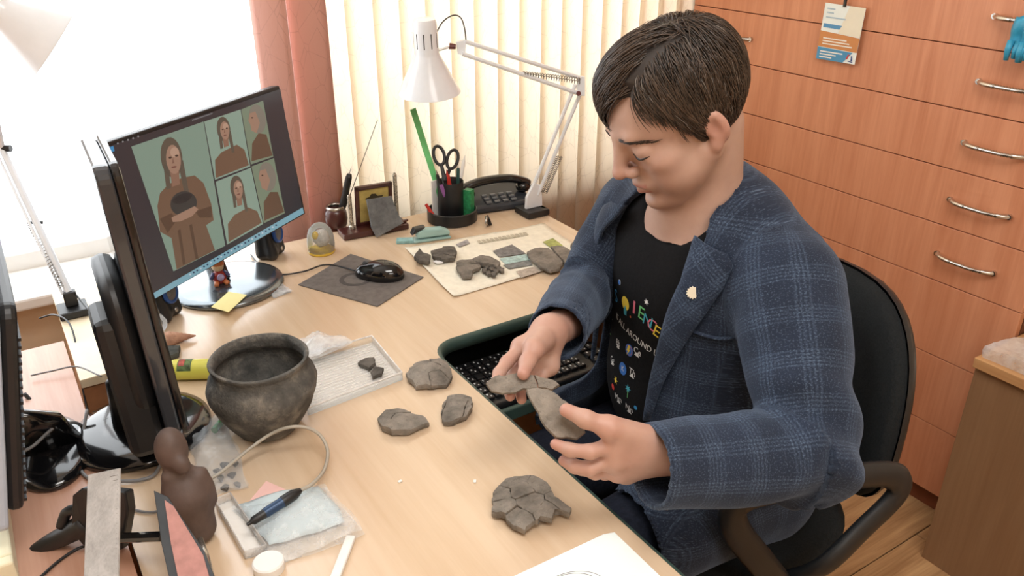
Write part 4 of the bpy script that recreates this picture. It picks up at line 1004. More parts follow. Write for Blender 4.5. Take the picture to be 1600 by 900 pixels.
lq = thing('desk_lamp', 'white jointed desk lamp at the left edge, its shade tilted before the window', 'lamp', (.04, 1.70, .75))
QB = V(.058, 1.735, .752); QE = at(3, 232, 1.66); QJ = at(-40, 20, 1.50); sd = nrm(np.cross(QE-QB, V(-.2, 1, 0)))
rim = at(84, 66, 1.45); ax_ = at(-30, -2, 1.38)-rim
shade(lq, rim, ax_, .072, .165)
MB().tube([QB+V(0, 0, .045), QE], [.0075, .007], 8).build('lower_arm', M['lampw'], lq); MB().tube([QB+V(0, 0, .045)+sd*.012, QE+sd*.012], .003, 6).build('lower_arm', M['lampw'], lq)
MB().tube([QE, QJ], .0065, 8).build('upper_arm', M['lampw'], lq); MB().tube([QJ, rim+nrm(ax_)*.13], .004, 8).build('shade_stem', M['steel'], lq)
MB().tube([QE-RT*.004, QE+RT*.018], .007, 10).build('elbow_knob', M['blk'], lq)
coil(QB+V(0, 0, .06)+sd*.010, QB*.45+QE*.55+sd*.010).build('spring', M['steel'], lq)
MB().tube([QB*.45+QE*.55-RT*.014, QB*.45+QE*.55+RT*.016], .0035, 8).build('spring_pin', M['blk'], lq)
MB().bb((.030, 1.70, .7525), (.085, 1.76, .768)).bb((.046, 1.725, .768), (.070, 1.747, .80)).build('clamp', M['blk'], lq, bevel=.003)
MB().tube(spline([QB+V(.01, 0, .04), at(140, 485, 1.60), at(165, 500, 1.50)], 8), .002, 6).build('cord', M['blk'], lq, smooth=True)
# ================================================================== clay
def clay(name, c1, c2, c3):
    m, g, b = newmat(name); co = g.coord(); f = g.noise(co, 28, 6, .65); f2 = g.noise(co, 160, 4, .6)
    col = g.ramp(f, [(.30, lin(c1)), (.52, lin(c2)), (.74, lin(c3))]); col = g.mix(g.math('MULTIPLY', g.math('LESS_THAN', f2, .38), .4), col, lin(c1))
    g.put(b.inputs['Base Color'], col); b.inputs['Roughness'].default_value = .9; b.inputs['Specular IOR Level'].default_value = .2
    g.l.new(g.bump(g.math('ADD', f, g.math('MULTIPLY', f2, .6)), .55, .006), b.inputs['Normal']); return m
M['clay'] = clay('grey_brown_fired_clay', (100, 95, 88), (134, 127, 118), (158, 149, 138)); M['clay_d'] = clay('dark_fired_clay', (72, 69, 65), (102, 97, 91), (126, 119, 110)); M['pot'] = clay('blackened_pot_clay', (68, 68, 66), (98, 96, 92), (148, 142, 132))
pb = D(421, 667); pb = V(pb[0], pb[1], DT)
prof = [(0, .0), (.040, 0), (.047, .004), (.060, .022), (.074, .046), (.083, .070), (.0845, .084), (.080, .100), (.0735, .112), (.0725, .120), (.0755, .128), (.0755, .131), (.0715, .132), (.0675, .126), (.0675, .112), (.076, .098), (.078, .080), (.070, .048), (.050, .020), (.02, .010), (0, .010)]
pf = [np.array(prof[0])]
for i in range(len(prof)-1):
    for k in (1, 2, 3): pf.append(np.array(prof[i])*(1-k/3)+np.array(prof[i+1])*k/3)
mb = MB().lathe([tuple(p) for p in pf], pb, sides=72); A = np.array(mb.v); rv = A-pb; rv[:, 2] = 0; rr = np.linalg.norm(rv, axis=1, keepdims=True)
A = A+rv/np.maximum(rr, 1e-4)*(sn(A, 55)*.0016+sn(A, 18, 3)*.0018)[:, None]*np.minimum(rr/.03, 1); A[:, 2] += np.where(A[:, 2] > DT+.1, sn(A, 40, 5)*.0018, 0)
mb.v = [tuple(p) for p in A]; tag(mb.build('clay_pot', M['pot'], smooth=True), 'round blackened clay pot with an open mouth standing on the desk', 'pot')
def resample(P, step, jit, rs):
    out = []
    for i in range(len(P)):
        a, b_ = P[i], P[(i+1) % len(P)]; n = max(1, int(np.linalg.norm(b_-a)/step))
        nv = nrm(np.array([b_[1]-a[1], a[0]-b_[0]]))
        for k in range(n): out.append(a+(b_-a)*k/n+(nv*rs.normal(0, jit) if k else 0))
    return np.array(out)
def clip_half(P, p, n):
    out = []
    for i in range(len(P)):
        a, b_ = P[i], P[(i+1) % len(P)]; da, db = (a-p)@n, (b_-p)@n
        if da <= 0: out.append(a)
        if (da < 0) != (db < 0): out.append(a+(b_-a)*da/(da-db))
    return out
def frag_mesh(B, to3, t, c0, Rm, dome, seed, mb):
    """one broken piece: B outline in plane coordinates, to3 maps (x,y,h) to the place"""
    c = B.mean(0); n = len(B); rings = [(.95, 0.0), (1.0, t*.35), (.995, t*.85), (.972, t)]+[(s, t) for s in (.75, .5, .25)]
    vs_ = []
    for s, h in rings:
        for p in B:
            q = c+(p-c)*s; r2 = ((q-c0)**2).sum()/Rm**2; z = h+(dome*(1-min(r2, 1.2)) if True else 0)
            if h >= t*.8: z += .0011*float(sn(np.array([[q[0], q[1], seed]]), 160)[0])+.0013*float(sn(np.array([[q[0], q[1], seed]]), 60, seed)[0])
            vs_.append(to3(q[0], q[1], z))
    r2 = ((c-c0)**2).sum()/Rm**2; vs_.append(to3(c[0], c[1], t+dome*(1-min(r2, 1.2)))); vs_.append(to3(c[0], c[1], dome*(1-min(r2, 1.2))))
    fs = [(i*n+k, i*n+(k+1) % n, (i+1)*n+(k+1) % n, (i+1)*n+k) for i in range(len(rings)-1) for k in range(n)]
    L = len(rings)*n; fs += [((len(rings)-1)*n+k, (len(rings)-1)*n+(k+1) % n, L) for k in range(n)]+[((k+1) % n, k, L+1) for k in range(n)]
    return mb.add(vs_, fs)
def sherd(label, outline, nfrag, t=.008, dome=.006, seed=1, group=None, mat=None, z0=DT, plane=None, name='pottery_sherd', seeds=None):
    """outline: photograph outline of the sherd where it lies (or plane=(origin,ex,ey,n) for one held in the hand)"""
    rs = np.random.default_rng(seed); mat = mat or M['clay']
    if plane is None:
        P = np.array([D(u, v, z0+t*.7)[:2] for u, v in outline]); to3 = lambda x, y, h: (x, y, z0+.0004+max(h, 0))
    else:
        O, ex, ey, n_ = plane; P = np.array([[np.dot(onP(u, v, O, n_)-O, ex), np.dot(onP(u, v, O, n_)-O, ey)] for u, v in outline]); to3 = lambda x, y, h: O+ex*x+ey*y+n_*h
    ar = 0.5*sum(P[i][0]*P[(i+1) % len(P)][1]-P[(i+1) % len(P)][0]*P[i][1] for i in range(len(P)))
    if ar < 0: P = P[::-1]
    c0 = P.mean(0); Rm = np.abs(P-c0).max()
    P = resample(P, .006, .0009, rs)
    if nfrag == 1:
        o = frag_mesh(P, to3, t, c0, Rm, dome, seed, MB()).build(name, mat, auto=45); return tag(o, label, 'sherd', group)
    if seeds is None:
        lo, hi = P.min(0), P.max(0); pts = lo+(hi-lo)*(.12+.76*rs.random((60, 2))); sel = [c0]
        while len(sel) < nfrag: sel.append(max(pts, key=lambda p: min(((p-q)**2).sum() for q in sel)*(1 if ((p-c0)**2).sum() < (Rm*.85)**2 else .2)))
    b0 = to3(c0[0], c0[1], 0); th = thing(name, label, 'sherd', b0, group)
    for i, s in enumerate(sel):
        C_ = list(P)
        for j, q in enumerate(sel):
            if i != j and len(C_) > 2: d_ = nrm(q-s); C_ = clip_half(C_, (s+q)/2-d_*.00015, d_)
        if len(C_) < 3: continue
        C_ = resample(np.array(C_), .005, .0005, rs)
        frag_mesh(C_, to3, t*(1+rs.normal(0, .10)), c0, Rm, dome, seed+i, MB()).build('fragment', mat, th, auto=45)
    return th
GD = 'sherds laid out on the desk'; GN = 'sherds on the newspaper'
sherd('big reassembled pottery sherd of many fragments near the white papers', [(770, 775), (790, 752), (832, 745), (855, 760), (866, 785), (893, 800), (890, 808), (868, 803), (862, 818), (842, 815), (820, 834), (800, 826), (783, 808), (768, 805)], 9, .011, .010, 3, GD)
sherd('oblong reassembled sherd with a pointed end, lowest of the three beside the clear tray', [(590, 655), (602, 642), (622, 640), (640, 648), (662, 653), (671, 663), (652, 671), (640, 677), (612, 678), (596, 671)], 4, .009, .005, 5, GD)
sherd('domed reassembled sherd at the corner of the keyboard recess', [(634, 588), (648, 571), (672, 562), (688, 557), (700, 570), (707, 590), (698, 602), (672, 606), (650, 606), (640, 597)], 6, .010, .014, 8, GD)
sherd('small sherd with a chipped upper edge next to the desk edge', [(691, 640), (700, 620), (722, 617), (737, 621), (738, 640), (728, 654), (708, 662), (693, 662), (689, 650)], 4, .009, .006, 11, GD)
# ================================================================== newspaper and its sherds
M['news'] = pm('newsprint', (240, 235, 218), .9, var=.05, scale=60)
np_q = [(632, 388), (850, 350), (925, 402), (888, 436), (715, 466), (690, 458)]
def sheet(c00, c10, c11, c01, nx, ny, z, amp, k=9, seed=0.0, warp=0.0):
    P = np.zeros((nx, ny, 3))
    for i in range(nx):
        for j in range(ny):
            u, v = i/(nx-1), j/(ny-1); p = (c00*(1-u)+c10*u)*(1-v)+(c01*(1-u)+c11*u)*v; P[i, j] = (p[0], p[1], z)
    P[..., :2] += warp*np.stack([sn(P, 45, seed+3), sn(P, 45, seed+6)], -1)
    P[..., 2] += amp*(1+sn(P, k*4, seed))/2+.3*amp*(1+sn(P, k*13, seed+1))/2; return P
q = [D(632, 389), D(850, 350), D(926, 402), D(708, 466)]
NP = sheet(q[0], q[1], q[2], q[3], 26, 18, DT+.0008, .0018); NP[0, :, 2] += .003; NP[:, -1, 2] += .001
NP[..., :2] += np.stack([sn(NP, 30, 3), sn(NP, 30, 6)], -1)*.0015
nw = thing('newspaper', 'creased newspaper page spread under the sherds at the far end of the desk', 'newspaper', ((q[0]+q[2])/2))
o = MB().grid(NP[::-1]).build('page', M['news'], nw, smooth=True); s_ = o.modifiers.new('solid', 'SOLIDIFY'); s_.thickness = .0004
NZ = DT+.0042
def npatch(pts, col, nm):
    P = [D(u, v, NZ) for u, v in pts]; MB().prism(P, V(0, 0, .0002)).build(nm, pm('newsprint_ink_%d_%d_%d' % col, col, .9, var=.2, scale=90), nw)
npatch([(770, 392), (800, 382), (822, 396), (780, 402)], (128, 126, 124), 'printed_photo'); npatch([(780, 404), (822, 397), (830, 406), (790, 413)], (178, 204, 200), 'printed_photo')
npatch([(786, 414), (826, 406), (832, 414), (795, 420)], (132, 134, 132), 'printed_photo'); npatch([(848, 378), (864, 372), (880, 384), (862, 388)], (176, 182, 110), 'printed_photo'); npatch([(806, 424), (836, 416), (846, 424), (815, 434)], (182, 170, 158), 'printed_photo')
npatch([(712, 382), (730, 374), (734, 380), (718, 386)], (168, 164, 164), 'printed_photo')
for i in range(12):
    u, v = 745+i*6.5, 376-i*1.15
    MB().prism([D(u, v, NZ), D(u+4.6, v-.8, NZ), D(u+9.6, v+3.4, NZ), D(u+5, v+4.4, NZ)], V(0, 0, .0001)).build('text_column', pm('newsprint_text', (200, 192, 172), .9, var=.2, scale=400) if i == 0 else bpy.data.materials['newsprint_text'], nw)
NS_ = DT+.0048
for k, (lab, pl_, nf, t) in enumerate([
    ('dark pointed sherd at the left end of the newspaper', [(647, 405), (655, 390), (662, 398), (673, 402), (671, 411), (655, 411)], 1, .010),
    ('two joined flat sherds second from the left on the newspaper', [(673, 395), (690, 392), (692, 388), (710, 388), (714, 395), (711, 405), (694, 407), (676, 403)], 2, .009),
    ('holed light brown sherd in the middle of the newspaper', [(713, 412), (722, 409), (738, 406), (752, 418), (740, 424), (736, 433), (722, 433), (714, 424)], 2, .010),
    ('brown sherd leaning on crumbs in the middle of the newspaper', [(738, 406), (750, 401), (768, 404), (782, 412), (778, 418), (754, 415), (742, 411)], 1, .010),
    ('largest flat grey sherd at the right of the newspaper', [(823, 396), (836, 389), (858, 388), (868, 400), (880, 412), (874, 422), (860, 425), (845, 420), (838, 414), (828, 406)], 1, .009),
    ('grey sherd close to the blazer sleeve on the newspaper', [(860, 386), (874, 386), (894, 396), (906, 402), (902, 416), (884, 414), (872, 402)], 1, .009)]):
    sherd(lab, pl_, nf, t, .004, 20+k, GN, M['clay_d'] if k in (0, 1) else M['clay'], NS_)
sherd('small sherd off the far corner of the newspaper beside the sleeve', [(891, 386), (897, 379), (910, 379), (914, 388), (906, 395), (895, 393)], 1, .010, .004, 31, GN, M['clay_d'])
for k, (u, v) in enumerate([(757, 423), (763, 427), (768, 421), (774, 424), (779, 420), (784, 422), (771, 429), (760, 418)]):
    sherd('tiny dark crumb of pottery heaped on the newspaper', [(u-4, v), (u-1, v-3.4), (u+4, v-2), (u+4, v+2.4), (u-1, v+3.2)], 1, .006, .002, 40+k, 'pottery crumbs on the newspaper', M['clay_d'], NS_)
for k, (u, v) in enumerate([(686, 408)]): tag(MB().prism([D(u-9, v+2, NS_), D(u+4, v-4, NS_), D(u+8, v, NS_), D(u+6, v+4, NS_), D(u-3, v+5, NS_)], V(0, 0, .003)).build('paper_scrap', pm('white_scrap', (240, 240, 240), .8), bevel=.001), 'white paper scrap between the sherds on the newspaper', 'paper')
# ================================================================== held sherds
n1 = nrm(-ray(815, 603)+UP*500); O1 = at(815, 603, 1.118); e1 = nrm(RT-n1*np.dot(RT, n1)); e2 = np.cross(n1, e1)
sherd('curved rim sherd held in the far hand', [(759, 602), (772, 592), (800, 588), (832, 590), (860, 597), (874, 605), (862, 613), (842, 610), (818, 611), (806, 617), (785, 619), (768, 615)], 2, .009, .004, 51, 'sherds held in the hands', M['clay'], plane=(O1-n1*.005, e1, e2, n1))
n2 = nrm(-ray(868, 650)+UP*420+RT*150); O2 = at(868, 650, 1.045); e1 = nrm(RT-n2*np.dot(RT, n2)); e2 = np.cross(n2, e1)
sherd('long flat sherd pinched in the near hand', [(822, 611), (840, 609), (862, 616), (884, 632), (906, 664), (914, 678), (900, 689), (868, 687), (852, 672), (840, 648), (828, 628)], 1, .010, .003, 57, 'sherds held in the hands', M['clay'], plane=(O2-n2*.006, e1, e2, n2))
# ================================================================== far end of the desk
M['redpl'] = pm('red_plastic', (196, 50, 40), .4); M['grnpl'] = pm('green_translucent_plastic', (120, 214, 140), .35); M['mint'] = pm('mint_metal', (160, 196, 192), .3, var=.05, coat=.2)
M['silver'] = pm('silver_metal', (190, 186, 178), .25, .9, var=.08); M['maroon'] = pm('dark_maroon_wood', (74, 36, 32), .3, var=.15, coat=.3); M['white'] = pm('white_plastic', (238, 238, 236), .4, var=.02)
og = D(707, 343); og = V(og[0], og[1], DT)
cup = thing('desk_organizer', 'round black desk organizer with a tall pen cup beside the telephone', 'organizer', og)
MB().lathe([(0, 0), (.062, 0), (.065, .003), (.065, .030), (.062, .032), (.060, .030), (.060, .006), (0, .006)], og, sides=40).build('tray', M['blk'], cup, auto=40)
pc = og+V(.004, .012, 0)
MB().lathe([(0, .007), (.033, .007), (.034, .009), (.034, .100), (.033, .102), (.0315, .100), (.0315, .012), (0, .012)], pc, sides=32).build('pen_cup', M['blk'], cup, auto=40)
def stick(name, label, cat, a, b_, r, mat, tip=None, group='pens and tools in the pen cup', sides=10):
    t = thing(name, label, cat, a, group) if tip else None
    o = MB().tube([a, a*.04+b_*.96, b_], [r, r, r*.7], sides).build('barrel' if tip else name, mat, t, auto=40)
    if tip: e = nrm(b_-a); MB().tube([b_, b_+e*.012], [r*.6, r*.15], 8).build('tip', tip, t); return t
    return tag(o, label, cat, group)
P_ = lambda u, v, d=2.10: at(u, v, d)
cb = lambda dx, dy: pc+V(dx, dy, .016)
gr = at(645, 170, 2.04); gb = cb(-.012, .010); tt = nrm(gr-gb); sdv = nrm(np.cross(tt, V(0, 1, 0)))
tag(MB().box((gr+gb)/2, (.016, .0022, np.linalg.norm(gr-gb)), np.stack([sdv, np.cross(tt, sdv), tt], 1)).build('ruler', M['grnpl'], bevel=.0005), 'long green translucent ruler leaning out of the pen cup', 'ruler', 'pens and tools in the pen cup')
stick('pen', 'red capped pen in the black pen cup', 'pen', cb(.004, -.012), P_(699, 272, 2.10), .0055, M['redpl'], M['redpl'])
stick('marker', 'purple marker in the black pen cup', 'marker', cb(-.008, -.014), P_(689, 288, 2.09), .005, pm('purple_plastic', (140, 90, 150), .4), M['blk'])
stick('pen', 'dark teal pen tilting right in the pen cup', 'pen', cb(.014, -.006), P_(716, 262, 2.12), .0045, pm('dark_teal_plastic', (40, 84, 80), .4), M['white'])
stick('marker', 'white marker at the right of the pen cup', 'marker', cb(.016, .008), P_(725, 250, 2.15), .005, M['white'], M['white'])
stick('pen', 'black pen tilting left in the pen cup', 'pen', cb(-.016, -.004), P_(683, 272, 2.10), .0042, M['blk'], M['silver'])
stick('pen', 'grey pen in the black pen cup', 'pen', cb(-.002, .004), P_(692, 276, 2.11), .0045, pm('grey_pen', (150, 150, 158), .4), M['blk'])
sc = thing('scissors', 'black handled scissors standing in the pen cup', 'scissors', pc, 'pens and tools in the pen cup')
def ring3(c, rx, ry, r, ex, ey, n=22): return MB().tube([c+ex*rx*math.cos(2*math.pi*i/n)+ey*ry*math.sin(2*math.pi*i/n) for i in range(n+1)], r, 8, cap=False)
exs = nrm(RT-FW*np.dot(RT, FW)); eys = UP
for (u, v, rot) in ((686, 243, .25), (707, 249, -.25)):
    ex_ = exs*math.cos(rot)+eys*math.sin(rot); ey_ = -exs*math.sin(rot)+eys*math.cos(rot)
    hd = ring3(P_(u, v), .0135, .0245, .0042, ex_, ey_).build('handle', M['blk'], sc, smooth=True)
    MB().tube([P_(u, v)-ey_*.024, P_(695, 282, 2.105)], [.0045, .006], 8).build('shank', M['blk'], hd)
MB().tube([P_(696, 280, 2.11), cb(.003, 0)], [.008, .003], 6, flat=.25).build('blade', M['silver'], sc); MB().tube([P_(693, 280, 2.11), cb(-.003, .002)], [.008, .003], 6, flat=.25).build('blade', M['silver'], sc)
ex0 = og+V(.040, -.018, .0065)
tag(MB().box(ex0+V(0, 0, .038), (.020, .022, .072), rotz(.5)).build('eraser_box', pm('green_box', (52, 150, 96), .5, var=.25, scale=120), bevel=.001), 'small green box standing in the organizer tray', 'box')
tag(MB().tube([og+V(-.050, -.010, .008), og+V(-.066, .018, .050)], [.0055, .004], 8).build('clothespin', M['redpl']), 'red plastic stick lying over the organizer rim', 'stick')
tag(MB().box(og+V(-.034, .030, .055), (.018, .004, .098), rotz(.3)).build('paper_strip', M['white']), 'white strip standing in the organizer behind the pen cup', 'strip')
# telephone
pw = D(782, 330); px_ = nrm(D(826, 322)-D(742, 334)); px_ = V(px_[0], px_[1], 0); py_ = V(-px_[1], px_[0], 0); PR = np.stack([px_, py_, V(0, 0, 1)], 1); p0 = V(pw[0], pw[1], DT)+py_*.045
ph_ = thing('telephone', 'black desk telephone with its handset across the keypad', 'telephone', p0)
MB().prism([p0+PR@V(-.082, -.052, .002), p0+PR@V(-.082, .06, .002), p0+PR@V(-.082, .06, .044), p0+PR@V(-.082, -.046, .022)], PR@V(.175, 0, 0)).build('base', pm('slate_plastic', (44, 50, 58), .35), ph_, bevel=.007)
hs = spline([p0+PR@V(-.088, .002, .052), p0+PR@V(-.075, .002, .064), p0+PR@V(-.03, .004, .073), p0+PR@V(.04, .004, .072), p0+PR@V(.085, .002, .060), p0+PR@V(.098, .002, .048)], 5)
MB().tube(hs, [.014, .018, .019, .018, .016]+[.0145]*(len(hs)-11)+[.014, .015, .016, .018, .017, .013], 12, flat=.8).build('handset', M['blk_gloss'], ph_, smooth=True)
for s in (-1, 1): MB().ball(p0+PR@V(.004+s*.080, .0, .045), (.021, .020, .016), R=PR).build('earpiece' if s < 0 else 'mouthpiece', M['blk_gloss'], ph_, smooth=True)
for i in range(4):
    for j in range(3): MB().box(p0+PR@V(-.03+i*.024, -.036+j*.017, .0265+j*.0035), (.015, .010, .005), PR).build('key', pm('phone_key', (112, 116, 120), .5) if i+j == 0 else bpy.data.materials['phone_key'], ph_, bevel=.001)
MB().tube(spline([p0+PR@V(.098, -.004, .042), p0+PR@V(.118, -.012, .05), p0+PR@V(.112, -.02, .018), p0+PR@V(.088, -.012, .014)], 6), .003, 6).build('handset_cord', M['blk'], ph_, smooth=True)
# binder clip
bc = D(760, 350); bc = V(bc[0], bc[1], DT)
bt = thing('binder_clip', 'small black and silver binder clip in front of the telephone', 'clip', bc)
MB().prism([bc+V(-.008, -.016, .0005), bc+V(.008, -.016, .0005), bc+V(.002, -.016, .018), bc+V(-.002, -.016, .018)], V(0.012, .030, 0)).build('spring_body', M['blk'], bt, bevel=.001)
MB().tube(spline([bc+V(-.006, -.018, .004), bc+V(-.016, -.026, .012), bc+V(-.012, -.020, .024), bc+V(.0, .0, .021)], 5), .0035, 6, flat=.5).build('wire_handle', M['silver'], bt, smooth=True)
# stapler and punch
st = D(672, 374); st = V(st[0], st[1], DT); sx = nrm(D(708, 366)-D(640, 376)); sx = V(sx[0], sx[1], 0); sy = V(-sx[1], sx[0], 0)
sp_ = thing('stapler', 'mint green stapler beside the grey slate', 'stapler', st)
def side(pts, o, w_, c=st): return [c+sx*a+sy*(o-w_/2)+V(0, 0, h_) for a, h_ in pts]
MB().prism(side([(-.045, .0005), (.050, .0005), (.050, .006), (-.045, .007)], 0, .032), sy*.032).build('base', M['mint'], sp_, bevel=.002)
MB().prism(side([(-.035, .010), (.048, .009), (.050, .018), (.030, .028), (-.020, .032), (-.035, .026)], 0, .024), sy*.024).build('arm', M['mint'], sp_, bevel=.004)
MB().prism(side([(-.048, .020), (-.020, .033), (-.012, .038), (-.040, .036)], 0, .022), sy*.022).build('pusher', M['blk'], sp_, bevel=.002)
tag(MB().prism([st+sx*a+sy*b_+V(0, 0, .0004) for a, b_ in ((-.085, .0), (-.045, -.012), (-.040, .010), (-.078, .022))], V(0, 0, .008)).build('staple_box', pm('pale_teal_box', (150, 196, 196), .4, var=.2, scale=80), bevel=.001), 'flat pale teal box lying left of the stapler', 'box')
# photo stand with pillars
fx = nrm(D(640, 352)-D(532, 372)); fx = V(fx[0], fx[1], 0); fy = V(-fx[1], fx[0], 0); FR_ = np.stack([fx, fy, V(0, 0, 1)], 1); f0 = D(584, 362); f0 = V(f0[0], f0[1], DT)
fs_ = thing('photo_stand', 'dark wooden photo stand with two silver patterned pillars', 'photo stand', f0)
MB().box(f0+V(0, 0, .008), (.170, .055, .015), FR_).build('base', M['maroon'], fs_, bevel=.003)
for s, dx, hh in ((-1, -.052, .088), (1, .068, .125)):
    pi_ = MB().lathe([(0, 0), (.008, 0), (.008, .006), (.0052, .009), (.0052, hh-.01), (.006, hh-.006), (.003, hh)], f0+fx*dx+fy*.010+V(0, 0, .0155), sides=14).build('pillar', pm('silver_filigree', (196, 188, 172), .35, .6, var=.45, scale=260) if s < 0 else bpy.data.materials['silver_filigree'], fs_, auto=40)
fc = f0+fx*.010+fy*.012+V(0, 0, .068); tl_ = np.stack([fx, nrm(fy+V(0, 0, .12)), nrm(V(0, 0, 1)-fy*.12)], 1)
for (c_, s_) in ((V(-.043, 0, 0), (.010, .010, .108)), (V(.043, 0, 0), (.010, .010, .108)), (V(0, 0, .049), (.096, .010, .010)), (V(0, 0, -.049), (.096, .010, .010))): MB().box(fc+tl_@c_, s_, tl_).build('frame_bar', M['maroon'], fs_, bevel=.0015)
pic = MB().box(fc+tl_@V(0, .001, 0), (.080, .003, .092), tl_).build('picture', pm('yellow_print', (196, 176, 104), .5, var=.12, scale=50), fs_)
MB().prism([fc+tl_@V(a, -.0012, b_) for a, b_ in ((-.022, .020), (-.012, .022), (-.006, .030), (.004, .029), (.010, .022), (.024, .022), (.022, .017), (-.020, .016))], tl_@V(0, -.0004, 0)).build('dark_figure', pm('dark_print', (70, 62, 44), .6), pic)
MB().prism([f0+fx*a+fy*b_+V(0, 0, .0155) for a, b_ in ((.045, -.028), (.090, -.012), (.088, -.004), (.048, -.018))], V(0, 0, .006)).build('pen_rest', M['maroon'], fs_, bevel=.002)
slp = [(573, 312), (612, 306), (616, 318), (623, 336), (631, 348), (610, 360), (589, 371), (581, 356), (577, 334)]
sn_ = nrm(-fy+V(0, 0, .28)); so = f0-fy*.034+V(0, 0, .055)
tag(MB().prism([onP(u, v, so, sn_) for u, v in slp], -sn_*.007).build('slate_piece', clay('grey_slate', (88, 90, 92), (112, 114, 115), (134, 136, 136)), bevel=.001), 'flat grey slate piece with a small hole leaning on the photo stand', 'stone')
# calabash cup with tools
cc = D(527, 357); cc = V(cc[0], cc[1], DT)
cu_ = thing('calabash_cup', 'dark maroon calabash cup with a silver rim left of the photo stand', 'cup', cc)
MB().lathe([(0, 0), (.018, 0), (.026, .012), (.029, .028), (.027, .046), (.022, .056), (.019, .056), (.023, .044), (.024, .028), (.014, .008), (0, .007)], cc, sides=28).build('bowl', M['maroon'], cu_, smooth=True)
MB().lathe([(.0225, .053), (.024, .057), (.0225, .062), (.018, .061), (.018, .054)], cc, sides=28, close=True).build('rim', M['silver'], cu_, smooth=True)
kn = thing('awl', 'black handled awl standing in the calabash cup', 'tool', cc+V(0, 0, .01)); ka = cc+V(.006, 0, .012); kb_ = at(546, 272, 2.04); kt = nrm(kb_-ka)
MB().tube([ka+kt*.03, ka+kt*.05, kb_-kt*.01, kb_], [.006, .0095, .0085, .006], 10).build('handle', M['blk'], kn, smooth=True); MB().tube([kb_, at(549, 260, 2.04)], [.001, .0006], 6).build('point', M['steel'], kn)
tag(MB().tube([cc+V(.010, .004, .012), at(590, 187, 2.0)], [.0013, .0009], 6).build('needle', pm('grey_wire', (110, 106, 100), .4, .5)), 'long thin needle sticking up from the calabash cup', 'needle')
# resin egg
eg = D(503, 394); eg = V(eg[0], eg[1], DT)
ge = thing('dome_paperweight', 'clear egg shaped dome on a yellow base beside the speaker', 'paperweight', eg)
MB().lathe([(0, 0), (.030, 0), (.032, .004), (.030, .010), (.020, .014), (0, .015)], eg, sides=32).build('base', pm('yellow_resin', (226, 190, 60), .25, var=.1, coat=.4), ge, smooth=True)
prE = [(.031, .006), (.0325, .022), (.031, .042), (.026, .058), (.016, .070), (.006, .0745), (.0005, .075)]
MB().lathe(prE, eg, sides=32).build('dome', film('clear_resin', white=.10, gloss=.9, rough=.04), ge, smooth=True)
eb_ = MB().ball(eg+V(.003, .002, .034), (.020, .018, .022), 16, 10); eb_.v = [tuple(np.array(v)+.002*sn(np.array([v]), 150)[0]) for v in eb_.v]; eb_.build('stone', clay('speckled_stone', (150, 146, 138), (190, 186, 178), (222, 220, 214)), ge, smooth=True)
MB().ball(eg+V(-.014, -.006, .048), (.008, .006, .010)).build('yellow_fleck', bpy.data.materials['yellow_resin'], ge, smooth=True)
# speakers
M['spk_blue'] = pm('blue_ring', (48, 92, 170), .3, .4)
mf = V(math.cos(MYAW+.25), math.sin(MYAW+.25), 0); ms = V(-mf[1], mf[0], 0); SR = np.stack([ms, mf, V(0, 0, 1)], 1)
for (u, v), lab in (((424, 400), 'small black speaker with a blue ring under the right corner of the portrait monitor'), ((258, 497), 'small black speaker with a blue ring under the left corner of the portrait monitor')):
    b_ = D(u, v); b_ = V(b_[0], b_[1], DT); sk = thing('speaker', lab, 'speaker', b_, 'desktop speakers')
    sv_ = Vol(b_-V(.06, .06, .002), b_+V(.06, .06, .115), .003)
    for s in (-1, 1): sv_.op(rc(b_+SR@V(s*.020, -.012, .014), b_+SR@V(s*.016, -.014, .080), .0145, .013), .008).op(rc(b_+SR@V(s*.020, .012, .014), b_+SR@V(s*.016, .002, .084), .0145, .013), .008)
    sv_.op(rc(b_+SR@V(0, -.005, .02), b_+SR@V(0, -.008, .075), .026, .022), .01)
    sp3, sf3 = sv_.mesh(); sp3[:, 2] = np.maximum(sp3[:, 2], DT+.0005); link('cabinet', np_mesh('cabinet', sp3, sf3), M['blk'], sk, smooth=True)
    fn = nrm(mf+V(0, 0, .14)); fcn = b_+SR@V(0, .0215, .060)
    MB().lathe([(.017, -.004), (.0235, -.002), (.0235, .004), (.020, .006), (.017, .004)], fcn, fn, 28, close=True).build('driver_ring', M['spk_blue'], sk, smooth=True)
    MB().lathe([(.0175, .003), (.010, -.003), (.008, -.001), (.0005, .002)], fcn, fn, 24).build('driver_cone', pm('grey_cone', (120, 122, 124), .4) if 'grey_cone' not in bpy.data.materials else bpy.data.materials['grey_cone'], sk, smooth=True)
    MB().lathe([(.004, 0), (.006, .002), (.0005, .0025)], b_+SR@V(0, .027, .022), fn, 14).build('knob', M['silver'], sk, smooth=True)
